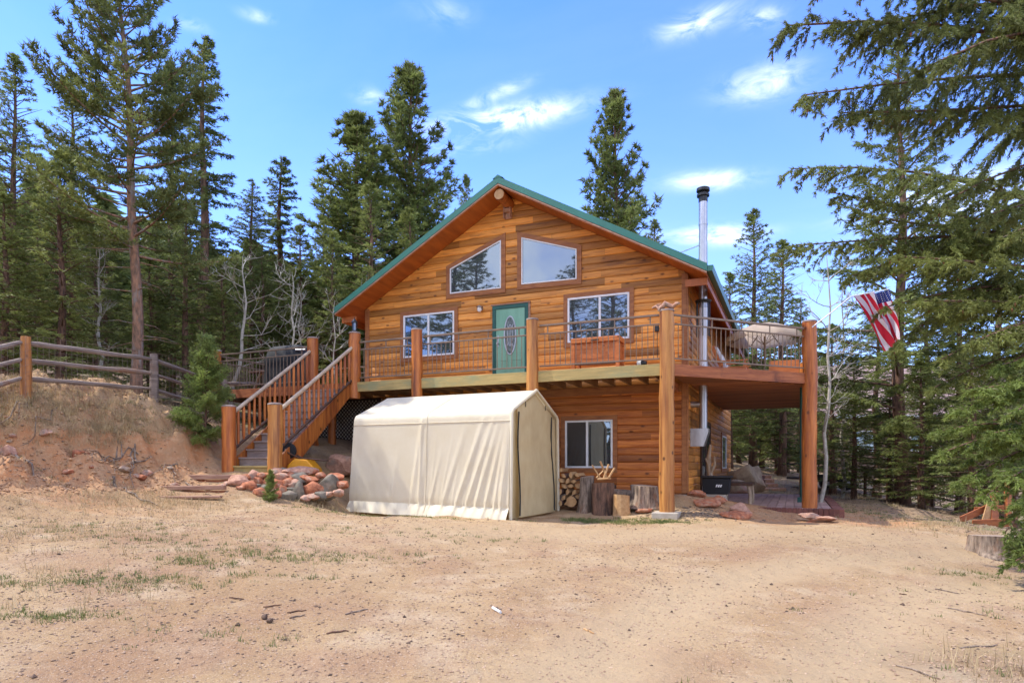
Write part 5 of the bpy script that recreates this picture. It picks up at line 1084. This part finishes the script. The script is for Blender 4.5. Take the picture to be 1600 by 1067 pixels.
# broken red boards and split wood under the right hand trees
bx, by = 10.6, 14.6; 
for i, (a, b, w_, h_, lb) in enumerate((((-.55,0,.10),(.25,.1,.42),.16,.03,'red brown board leaning on the wood heap below the right trees'),((-.5,-.3,.04),(.35,-.25,.06),.18,.03,'red brown board lying flat before the wood heap'),((.15,-.1,.05),(.20,0,.75),.16,.04,'upright red plank at the wood heap'),((.45,-.1,.05),(.5,0,.95),.10,.10,'tall red post standing in the wood heap'),((-.1,.2,.3),(.8,.3,.35),.14,.04,'upper red board on the wood heap'),((.0,-.05,.08),(.12,-.05,.50),.22,.03,'pale square board standing in the wood heap'))):
    g_ = gz(bx, by); mb = MB(); mb.beam((bx+a[0], by+a[1], g_+a[2]), (bx+b[0], by+b[1], g_+b[2]), w_, h_, (0,1,.2)); mb.solo('board', MT['redrim'] if i != 5 else MT['splitwood'], lb, 'board', bevel=.004)
# neighbour's house seen through the trees
nX, nY, nz = 26.5, 44.0, gz(26.5, 44.0)-.3; nh = thing('neighbour_house', 'brown house with a pinkish shingle roof half hidden by the right hand trees', 'house', (nX, nY, nz))
mb = MB(); mb.box(nX-7, nX+6, nY-3, nY+5, nz, 4.72); mb.build('wall', MT['neighbourwall'], nh)
mb = MB(); mb.prism([(nY-3.6, 4.62), (nY+1, 8.4), (nY+5.6, 4.62), (nY+1, 8.1)], lambda a, z, t: (t, a, z), nX-7.5, nX+6.5); mb.build('roof', MT['neighbourroof'], nh)
mb = MB(); mb.box(nX-7.5, nX+6.5, nY-3.66, nY-3.62, 4.46, 4.66); mb.build('fascia', MT['white'], nh)
for x in (-5, -1.5, 2.5): mb = MB(); ring(mb, [(nX+x, 2.4), (nX+x+1.4, 2.4), (nX+x+1.4, 3.7), (nX+x, 3.7)], .1, lambda a, z, t: (a, t, z), nY-3.06, nY-3.001); w_ = mb.build('window', MT['white'], nh); mb = MB(); mb.box(nX+x+.1, nX+x+1.3, nY-3.03, nY-3.003, 2.5, 3.6); mb.build('pane', MT['glass'], w_)

# ---------------------------------------------------------------- trees
def branch(rg, start, end, arch=.0, tw=.42, tstep=.16, nstep=.07, droop=.35, ragged=.3, fan=55, q0=.12, curl=0.0):
    """returns limb polyline and foliage points (P, D) along side twigs"""
    start, end = np.array(start, float), np.array(end, float); L = np.linalg.norm(end-start); n = max(4, int(L/tstep))
    q = np.linspace(q0, 1, n); 
    def pos(t): 
        t = np.asarray(t)[..., None]; return start+(end-start)*t+np.array([0,0,1.0])*(arch*L*np.sin(np.pi*t)+curl*L*t**3)
    pts = pos(q); tg = np.gradient(pts, axis=0); tg /= np.linalg.norm(tg, axis=1)[:,None]+1e-9
    up = np.array([0,0,1.0]); sd = np.cross(tg, up); sd /= np.linalg.norm(sd, axis=1)[:,None]+1e-9
    Ps, Ds = [], []; TW = []
    for sg in (-1, 1):
        keep = rg.rand(n) > ragged*.5
        ln = (tw*L*(1-q*.80)+.06)*rg.uniform(.45, 1.15, n); ln = np.minimum(ln, L*.5+.1); an = np.radians(fan+rg.uniform(-14, 14, n))
        d = tg*np.cos(an)[:,None]+sd*(sg*np.sin(an))[:,None]+up*(-droop*rg.uniform(.4, 1.4, n))[:,None]+rg.normal(0, .10, (n,3)); d /= np.linalg.norm(d, axis=1)[:,None]
        for i in np.nonzero(keep)[0]:
            m = max(2, int(ln[i]/nstep)); r = (np.arange(m)+.6)/m
            pp = pts[i]+d[i]*(r*ln[i])[:,None]+up*(-.12*droop*ln[i]*r**2)[:,None]; Ps.append(pp); Ds.append(np.repeat(d[i][None], m, 0)); TW.append((pts[i], pp[-1]))
    m = max(3, int(L*(1-q0)/nstep*.7)); t = np.linspace(q0+.2*(1-q0), 1, m); Ps.append(pos(t)); Ds.append(np.repeat(((end-start)/L)[None], m, 0))
    return pos(np.linspace(0, 1, 6)), np.concatenate(Ps), np.concatenate(Ds), TW
def blades_from(rg, Pp, Dd, k, l, w, spread=.75, tint=None, jit=.03):
    N = len(Pp)*k; P_ = np.repeat(Pp, k, 0)+rg.normal(0, jit, (N,3)); D_ = np.repeat(Dd, k, 0); r = rg.normal(0, 1, (N,3)); r -= D_*(r*D_).sum(1)[:,None]; r /= np.linalg.norm(r, axis=1)[:,None]+1e-9
    sp = rg.uniform(.25, 1.25, N)*spread; dr = D_+r*sp[:,None]; dr /= np.linalg.norm(dr, axis=1)[:,None]
    s = rg.normal(0, 1, (N,3)); s = np.cross(dr, s); s /= np.linalg.norm(s, axis=1)[:,None]+1e-9; ll = l*rg.uniform(.6, 1.25, N)[:,None]; ww = w*rg.uniform(.7, 1.3, N)[:,None]
    V = np.stack([P_-s*ww*.5, P_+s*ww*.5, P_+dr*ll], 1); t = np.repeat(tint if tint is not None else np.zeros(len(Pp)), k)+rg.normal(0, .06, N); return V, np.clip(t, .001, 1)
PROTO = {}
def conifer(name, seed, H, R, z0, nb, key, bark='bark', prof='cone', e_top=35, e_bot=-12, arch=.04, curl=.03, tw=.42, tstep=.16, nstep=.07, droop=.35, ragged=.3, k=7, l=.11, w=.030, gap=.0, r0=None, fan=55, bare=8, spread=.75, lean=(0,0), q0=.15, clump=False):
    rg = np.random.RandomState(seed); limbs = MB(); r0 = r0 or H*.011+.04
    def tp(h): f = h/H; return np.array([lean[0]*f*f*H+.05*math.sin(h*.9+seed), lean[1]*f*f*H+.05*math.cos(h*.7+seed), h])
    limbs.tube([tuple(tp(H*i/16)) for i in range(17)], [r0*(1-i/16)**.8*(1.25 if i == 0 else 1)+.008 for i in range(17)], 9)
    Ps, Ds, Ts = [], [], []
    for i in range(nb):
        t = ((i+rg.rand())/nb)**(.85); h = z0+(H*.985-z0)*t; az = i*2.39996+rg.uniform(-.5, .5)
        if rg.rand() < gap: continue
        if prof == 'cone': L = R*(1-t)**.66*rg.uniform(.60, 1.15)*min(1, .5+t*4)+.12
        elif prof == 'narrow': L = R*(1-t)**.55*rg.uniform(.35, 1.25)+.10
        elif prof == 'round': L = R*math.sin(math.pi*min(1, .16+.84*t))**.6*rg.uniform(.6, 1.12)+.1
        else: L = R*(1-t**2.2)*rg.uniform(.45, 1.2)+.15
        e = math.radians(e_bot+(e_top-e_bot)*t+rg.uniform(-7, 7)); s = tp(h); en = s+np.array([math.cos(az)*math.cos(e), math.sin(az)*math.cos(e), math.sin(e)])*L
        poly, pp, dd, _ = branch(rg, s, en, arch, tw, tstep, nstep, droop, ragged, fan, q0, curl)
        br = .012+L*.011; limbs.tube([tuple(p_) for p_ in poly], [br*(1-j/6.2) for j in range(6)], 4, False)
        if clump: sel = vn3(pp*1.9+seed) > (-.10 if clump is True else clump); pp, dd = pp[sel], dd[sel]
        tb = rg.uniform(.15, .85); Ps.append(pp); Ds.append(dd); Ts.append(np.full(len(pp), tb)+rg.normal(0, .08, len(pp)))
    for i in range(bare):
        h = z0*rg.uniform(.35, 1.05); az = rg.uniform(0, 6.28); L = R*rg.uniform(.25, .6); s = tp(h); limbs.tube([tuple(s), tuple(s+np.array([math.cos(az)*L*.6, math.sin(az)*L*.6, -.02*L])), tuple(s+np.array([math.cos(az+.2)*L, math.sin(az+.2)*L, -.12*L]))], [.022, .014, .005], 4, False)
    Pp, Dd, Tt = np.concatenate(Ps), np.concatenate(Ds), np.concatenate(Ts); V, T_ = blades_from(rg, Pp, Dd, k, l, w, spread, Tt)
    # leader
    a = tp(H); V2, T2 = blades_from(rg, np.array([tp(H*(.94+.06*j/12)) for j in range(12)]), np.repeat(np.array([[0,0,1.]]), 12, 0), 10, l*.8, w, .9, np.full(12, .5)); V = np.concatenate([V, V2]); T_ = np.concatenate([T_, T2])
    me = tri_mesh('crown', V, T_, MT[key]); tb_ = bpy.data.meshes.new('trunk'); tb_.from_pydata(limbs.v, [], limbs.f); tb_.materials.append(MT[bark]); tb_.shade_smooth()
    PROTO[name] = (tb_, me, H, R); print('proto', name, len(V)); return me
def vn3(p): return (vnoise(p[:,0]+p[:,2]*.7, p[:,1]+13)+vnoise(p[:,1]*1.1+5, p[:,2]*1.1-p[:,0]*.4))
conifer('spruce', 1, 14, 2.6, 1.2, 170, 'fol_mid', k=5, l=.16, w=.042, tstep=.20, nstep=.10, clump=True)
conifer('spruce_dark', 2, 14, 2.4, .8, 170, 'fol_dark', k=5, l=.16, w=.042, tstep=.20, nstep=.10, e_bot=-18, clump=True)
conifer('fir_light', 3, 12, 2.6, .8, 130, 'fol_light', k=6, l=.16, w=.040, tstep=.20, nstep=.10, e_bot=-8, ragged=.5, clump=True)
conifer('narrow', 4, 16, 1.5, 2.5, 170, 'fol_dark', prof='narrow', k=8, l=.15, w=.040, tstep=.15, nstep=.09, e_top=30, e_bot=-22, ragged=.6, gap=.25)
conifer('pine', 5, 16, 3.0, 5.0, 165, 'fol_pine', bark='pinebark', prof='pine', k=12, l=.20, w=.040, tstep=.22, nstep=.15, e_top=42, e_bot=4, arch=-.03, curl=.12, droop=-.12, ragged=.6, gap=.16, r0=.20, spread=1.25, bare=16, q0=.34, lean=(-.045, 0))
conifer('conic_pine', 6, 14, 2.9, 1.5, 190, 'fol_mid', bark='bark', prof='cone', k=11, l=.21, w=.046, clump=-.30, tstep=.20, nstep=.15, e_top=48, e_bot=8, arch=-.02, curl=.10, droop=-.05, ragged=.5, spread=1.15, gap=.03, q0=.16)
conifer('open_fir', 7, 13, 3.1, 1.0, 105, 'fol_mid', k=9, l=.14, w=.030, tstep=.17, nstep=.085, e_top=42, e_bot=-6, arch=.02, curl=.06, droop=.35, ragged=.5, gap=.10, q0=.28)
conifer('small_fir', 8, 2.4, .85, .06, 95, 'fol_young', k=8, l=.075, w=.018, tstep=.06, nstep=.04, e_top=50, e_bot=8, prof='cone', tw=.5, clump=False, gap=.3, ragged=.7, r0=.03, bare=0)
NT = [0]
def tree(proto, x, y, top, rad, lab, group=None, rot=None, name=None, dz=0.0, leanx=0.0):
    tb, cr, H, R = PROTO[proto]; g_ = gz(x, y)-.1+dz; NT[0] += 1
    nm = name or {'pine':'pine_tree','conic_pine':'pine_tree','open_fir':'fir_tree','fir_light':'fir_tree','small_fir':'small_fir','narrow':'spruce_tree'}.get(proto, 'spruce_tree')
    o = bpy.data.objects.new(nm, None); COL.objects.link(o); o.location = (x, y, g_); h = (top-g_); o.scale = (rad/R, rad/R, h/H); o.rotation_euler = (0, leanx, rot if rot is not None else NT[0]*1.7)
    put(o, lab, 'tree', group); share('trunk', tb, o); share('crown', cr, o); return o
def tpix(proto, u, vtop, Y, radpx, lab, group=None, **kw):
    p_ = P(u, vtop, Y); return tree(proto, p_.x, Y, p_.z, radpx/FPX*Y, lab, group, **kw)
GL, GB, GR = 'forest trees left of the cabin', 'trees behind the cabin', 'trees right of the cabin'
# left side
tpix('pine', 214, -120, 17.0, 132, 'tallest ponderosa pine with an orange barked bare trunk behind the fence', GL, rot=.4)
tpix('narrow', 318, 56, 24, 66, 'tall thin spruce with ragged side branches right of the ponderosa pine', GL, rot=2.0)
tpix('narrow', 268, 90, 25, 44, 'thin dark spruce directly right of the big ponderosa', GL)
tpix('spruce_dark', 393, 280, 26, 75, 'shorter pointed spruce behind the leaning bare aspen', GL)
tpix('narrow', 438, 244, 28, 58, 'slim spruce standing alone against the sky left of the twin pines', GL)
tpix('conic_pine', 556, 176, 27, 150, 'broad open pine left of the tallest pine behind the cabin', GB)
tpix('conic_pine', 642, 100, 29, 135, 'tallest dense pine rising behind the left roof slope', GB, rot=1.0)
tpix('spruce', 728, 272, 34, 45, 'small treetop peeping over the left roof slope', GB)
tpix('fir_light', 578, 285, 24, 100, 'light green bushy fir against the left roof slope', GB)
tpix('fir_light', 640, 325, 25, 90, 'light green fir close behind the left roof slope', GB, rot=2.2)
tpix('conic_pine', 962, 140, 28, 112, 'single dense conical pine rising behind the right roof slope', GB, rot=.3)
tpix('spruce', 1022, 342, 33, 60, 'low dark treetop just right of the conical pine behind the roof', GB)
tpix('spruce', 1178, 326, 33, 85, 'pointed spruce behind the patio umbrella', GR)
tpix('spruce', 1222, 374, 30, 85, 'rounder spruce right of the one behind the umbrella', GR, rot=1.1)
tpix('spruce', 1140, 425, 30, 60, 'low spruce against the right end of the roof', GR)
LEFTS = [('spruce',22,84,19,90,'dark spruce at the far left edge of the picture'),('spruce',112,112,20,85,'dense spruce left of the ponderosa crown'),('fir_light',95,235,16.8,100,'yellow green fir low on the left behind the fence'),('spruce_dark',62,240,23,80,'dark spruce filling behind the yellow green fir'),
 ('spruce_dark',165,330,23,70,'dark spruce behind the ponderosa trunk'),('spruce_dark',245,330,27,60,'dark spruce between the ponderosa and the thin spruces'),('spruce',348,400,21,58,'bushy dark fir at the right of the thin spruces'),('spruce_dark',290,300,20.5,70,'dark low spruce behind the fence and small fir'),
 ('spruce_dark',410,395,24,60,'dark fir behind the covered grill'),('spruce',470,350,25,64,'green fir behind the stair top'),('fir_light',520,360,23,60,'light fir left of the eave'),('spruce',505,335,30,55,'fir behind the open pine'),('spruce_dark',455,430,30,60,'low dark fir deep between the trunks'),
 ('spruce',8,300,16.2,90,'low dark fir at the left edge behind the fence post'),('fir_light',150,380,19,70,'light green fir behind the thin bare aspen'),('spruce_dark',370,390,31,50,'dark fir far behind the leaning aspen'),('spruce_dark',325,330,32,60,'dark fir deep behind the tall thin spruce'),
 ('spruce',235,400,20.5,64,'fir right of the orange pine trunk'),('spruce_dark',545,400,28,60,'dark fir low beside the eave'),('spruce_dark',-60,120,21,90,'dark spruce just beyond the left edge')]
for (pr, u, v, Y, r, lb) in LEFTS: tpix(pr, u, v, Y, r*1.08, lb, GL)
RIGHTS = [('open_fir',1407,60,19.2,175,'big open crowned fir with a thin top right of the flag'),('spruce',1300,505,24,70,'bushy fir beneath the hanging flag'),('spruce_dark',1370,470,25,80,'dark fir behind the flag'),('spruce',1335,560,20.5,62,'low green fir above the wire fence'),
 ('spruce_dark',1450,420,22,90,'dark fir behind the wire fence'),('spruce',1500,330,19,90,'dense fir right of the big open one'),('spruce_dark',1560,300,21,95,'dark fir near the right edge'),('spruce',1440,560,17.5,75,'low spreading fir behind the heap of red boards'),('spruce_dark',1250,470,36,60,'dark fir far behind the umbrella'),
 ('spruce',1190,560,34,60,'fir whose trunk shows beyond the patio'),('spruce_dark',1230,585,33,52,'dark fir behind the stone steps'),('spruce_dark',1155,600,36,50,'low dark fir seen under the side deck'),('spruce',1270,590,30,55,'fir behind the black trailer'),('fir_light',1212,610,31,42,'lighter fir in the gap under the deck'),
 ('spruce_dark',1620,250,16,110,'dark fir cut by the right edge'),('spruce_dark',1520,520,16,80,'dark low fir behind the near right branches'),('spruce',1390,610,19.5,60,'low fir touching the wire fence')]
for (pr, u, v, Y, r, lb) in RIGHTS: tpix(pr, u, v, Y, r, lb, GR)
tpix('small_fir', 320, 528, 15.2, 46, 'small bright green fir on the bank beside the left stair post', None, name='small_fir')
tpix('small_fir', 423, 735, 13.2, 13, 'tiny fir seedling growing out of the rock pile', None, name='seedling')
# trees the upper windows mirror, standing behind the photographer
for (pr, x, y, top, r, lb) in (('spruce',-19,2,15,3.6,'dark spruce above the bank beyond the left edge, mirrored in the left windows'),('spruce_dark',-22,6.5,19,3.8,'taller dark spruce above the bank beyond the left edge'),('spruce',-25,-1,22,4.2,'tallest spruce left of the yard, mirrored in the left upper window'),('spruce_dark',-17.5,-5.5,16,3.6,'dark spruce left of the yard entrance'),
 ('open_fir',-13.5,-8,13,3.8,'open fir left of the yard entrance, mirrored in the right window'),('spruce',-20,-13,22,4.2,'tall spruce behind the yard entrance, mirrored in the right upper window'),('spruce_dark',-11,-15,15,3.8,'dark spruce behind the yard'),('spruce',-4,-17,15,3.8,'green spruce far behind the yard'),('spruce_dark',3,-18,13,3.6,'dark spruce far behind the middle of the yard'),('spruce',10,-14,11,3.4,'green spruce at the right back of the yard')): tree(pr, x, y, top, r, lb, 'trees on the near side of the yard')
# far-off wood closing every gap
rgf = np.random.RandomState(77); Vs, Tt = [], []
for i in range(260):
    az = rgf.uniform(-.80, .78); D_ = rgf.uniform(42, 78); x, y = D_*math.sin(az)*1.05, D_*math.cos(az)
    if 16 < x < 36 and y < 54: continue
    g_ = gz(x, y); Hh = rgf.uniform(8, 12)*(.85 if az < -.1 else .72); R_ = rgf.uniform(1.8, 2.8); n = 900; t = rgf.rand(n)**.75; rr_ = R_*(1-t)**.8*np.sqrt(rgf.rand(n)); a = rgf.uniform(0, 6.28, n)
    pp = np.stack([x+rr_*np.cos(a), y+rr_*np.sin(a), g_+Hh*t], -1); dd = np.stack([np.cos(a), np.sin(a), -.25*np.ones(n)], -1); dd /= np.linalg.norm(dd, axis=1)[:,None]
    V, T_ = blades_from(rgf, pp, dd, 1, .75, .38, .5, np.full(n, rgf.uniform(.1, .7)), .1); Vs.append(V); Tt.append(T_)
me = tri_mesh('distant_forest', np.concatenate(Vs), np.concatenate(Tt), MT['fol_mid']); o = bpy.data.objects.new('distant_forest', me); COL.objects.link(o); put(o, 'far off dark conifer wood behind the cabin and the nearer trees', 'forest', None, 'stuff')
# near fir standing just outside the right edge, its boughs reaching into view
def near_tree(name, base, H, r0, boughs, key, lab, seed, tw=.30, k=9, l=.050, w=.0085, cones=True, droop=.9, tstep=.075, nstep=.026):
    rg = np.random.RandomState(seed); x, y = base; g_ = gz(x, y)-.1; root = thing(name, lab, 'tree', (x, y, g_)); limbs = MB()
    limbs.tube([(x+.06*math.sin(i), y, g_+H*i/12) for i in range(13)], [r0*(1-i/12.5)**.7 for i in range(13)], 12); Vs, Tt, cv = [], [], []
    for (u, v, Yt, sz, thick) in boughs:
        e = np.array(P(u, v, Yt)); L = np.linalg.norm(e[:2]-np.array([x, y])); s = np.array([x, y, e[2]+sz])
        s[2] += rg.uniform(-.25, .35); poly, pp, dd, TW = branch(rg, s, e, rg.uniform(-.02, .12), tw*rg.uniform(.8, 1.3), tstep*2.0, .10, droop*rg.uniform(.3, 1.0), .35, rg.uniform(38, 62), .22, rg.uniform(-.08, .03))
        limbs.tube([tuple(p_) for p_ in poly], [thick*(1-j/5.8)+.004 for j in range(6)], 6, False)
        V, T_ = blades_from(rg, pp, dd, k*2, l, w, .85, np.full(len(pp), .5), .008); Vs.append(V); Tt.append(T_)
        for (a, b) in TW:
            L2 = np.linalg.norm(b-a)
            if L2 < .05: continue
            limbs.tube([tuple(a), tuple(b)], [.005, .002], 3, False, mi=1)
            bb = b+np.array([0, 0, -droop*rg.uniform(.1, .9)*L2]); _, p2, d2, TW2 = branch(rg, a, bb, .03, .42, tstep, nstep, droop, .2, 42, .12, -.10)
            tb = rg.uniform(.1, .9); V, T_ = blades_from(rg, p2, d2, k, l, w, .85, np.full(len(p2), tb), .006); Vs.append(V); Tt.append(T_)
            if cones and rg.rand() < .35:
                q = p2[rg.randint(len(p2))]; c_ = OCT*np.array([.014, .014, .034])*rg.uniform(.8, 1.2)+q+np.array([0,0,-.03]); cv.append(c_[np.array(OCF)])
    V = np.concatenate(Vs)-np.array(OFF[root.name]); print('near', name, len(V)); me = tri_mesh('crown', V, np.concatenate(Tt), MT[key]); o = bpy.data.objects.new('crown', me); COL.objects.link(o); o.parent = root
    limbs.build('trunk', [MT['bark'], MT['deadwood']], root, smooth=60, fix=False)
    if cv: c3 = np.concatenate(cv)-np.array(OFF[root.name]); me = tri_mesh('cones', c3, np.full(len(c3), .5), MT['cone']); o2 = bpy.data.objects.new('cones', me); COL.objects.link(o2); o2.parent = root; o2['kind'] = 'stuff'
    return root
NB = [(1232,-6,7.2,-.35,.035),(1262,-40,7.0,-.2,.03),(1330,20,7.4,.1,.03),(1258,122,6.9,.45,.022),(1318,176,7.1,.5,.022),(1400,110,7.8,.3,.025),(1470,90,6.6,.3,.025),(1480,292,7.4,.6,.018),(1545,315,7.0,.55,.018),(1590,330,6.5,.5,.02),(1560,20,6.8,.1,.03),(1450,-30,7.3,-.1,.03)]
near_tree('fir_tree', (7.4, 7.6), 11, .19, NB, 'fol_pine', 'near fir whose drooping coned boughs hang over the upper right corner', 21, tw=.18, droop=.6, k=10, l=.055, w=.010, tstep=.085, nstep=.026)
NB2 = [(1240,243,9.6,-.9,.028),(1300,300,9.8,-.5,.024),(1240,362,9.6,-.25,.026),(1340,345,9.5,-.1,.024),(1330,425,9.4,.15,.022),(1400,390,8.8,.1,.026),(1385,455,9.2,.2,.026),(1440,470,8.6,.2,.03),(1470,540,8.6,.3,.026),(1405,510,9.2,.35,.02),(1530,500,8.2,.1,.03),(1540,580,8.6,.2,.026),(1460,610,9.0,.4,.02),(1550,650,8.8,.3,.022),(1590,450,8.3,.1,.03)]
near_tree('fir_tree', (8.6, 9.6), 9.5, .17, NB2, 'fol_light', 'near fir with long level boughs filling the right edge below the drooping ones', 22, tw=.26, droop=.35, l=.06, w=.0125, k=9, tstep=.10, nstep=.034)
NB3 = [(1500,640,8.2,.1,.02),(1480,690,8.4,.2,.02),(1500,740,8.2,.2,.02),(1530,600,8.0,0,.02),(1550,680,7.8,.1,.02),(1540,770,8.0,.25,.02),(1565,560,8.2,-.1,.02),(1570,820,7.9,.3,.02),(1590,640,7.6,0,.02),(1580,740,7.6,.2,.02),(1600,860,7.7,.3,.02),(1600,790,7.5,.2,.02),(1520,715,8.6,.2,.02),(1560,620,8.6,0,.02),(1596,700,8.6,.1,.02),(1470,665,8.7,.1,.015),(1590,590,8.8,-.2,.02),(1585,880,7.9,.3,.02)]
near_tree('fir_tree', (7.15, 8.4), 4.6, .08, NB3, 'fol_young', 'young bright green fir at the lower right edge of the yard', 23, cones=False, tw=.40, droop=.25, l=.055, w=.0125, k=9, tstep=.07, nstep=.030)
# bare aspens
def aspen(u, Y, vtop, lab, seed, bend, r0=.06, name='bare_aspen', spread=1.0, group='bare aspens'):
    rg = random.Random(seed); b = P(u, 600, Y); g_ = gz(b.x, Y)-.1; top = P(u, vtop, Y).z; root = thing(name, lab, 'tree', (b.x, Y, g_), 0, group); n = 10; mb = MB(); tw_ = MB(); pts = []
    for i in range(n+1):
        f = i/n; pts.append(Vector((b.x+bend*math.sin(f*2.2)*(top-g_)*.12+.05*math.sin(i*1.9+seed), Y+.04*math.cos(i*2.3), g_+(top-g_)*f)))
    mb.tube(pts, [r0*(1-f_/n)**.8+.008 for f_ in range(n+1)], 8); mb.build('trunk', MT['aspenbark'], root, smooth=60)
    def grow(p_, d, L, r, dep):
        q = p_.copy(); pp = [q.copy()]; 
        for _ in range(4): d = (d+Vector((rg.gauss(0,.22), rg.gauss(0,.22), rg.gauss(.10,.18)))).normalized(); q = q+d*L/4; pp.append(q.copy())
        tw_.tube(pp, [r*(1-j*.2)+.0015 for j in range(5)], 4, False)
        if dep > 0:
            for _ in range(3 if dep > 1 else 4): j = rg.randint(1, 4); d2 = (d+Vector((rg.gauss(0,.8), rg.gauss(0,.8), rg.gauss(0,.5)))).normalized(); grow(pp[j], d2, L*rg.uniform(.4, .7), r*.55, dep-1)
    for i in range(3, n):
        for _ in range(2 if i > 4 else 1): a = rg.uniform(0, 6.28); grow(pts[i], Vector((math.cos(a), math.sin(a), rg.uniform(.1, .8))).normalized(), rg.uniform(.5, 1.2)*spread, .015, 2)
    tw_.build('crown', MT['aspenbark'], root, fix=False); return root
aspen(356, 20.5, 400, 'leaning bare aspen with a crooked pale trunk behind the left railing', 1, .9, .07, spread=1.2)
aspen(158, 18.5, 380, 'thin bare aspen left of the orange pine trunk', 2, -.1, .05)
aspen(452, 22, 425, 'bare reddish aspen behind the covered grill', 3, .2, .05, spread=1.1)
aspen(476, 23, 450, 'small bare aspen left of the lantern post', 4, -.3, .035)
aspen(1284, 17.5, 400, 'bare white aspen beside the right log post', 5, .25, .055, spread=1.1)
aspen(1317, 21, 440, 'bare pale aspen below the flag pole', 6, 0, .055, spread=1.0)
aspen(520, 22, 470, 'tiny bare aspen near the left eave', 7, .1, .03)
print('trees', NT[0], 'objects', len(bpy.data.objects))
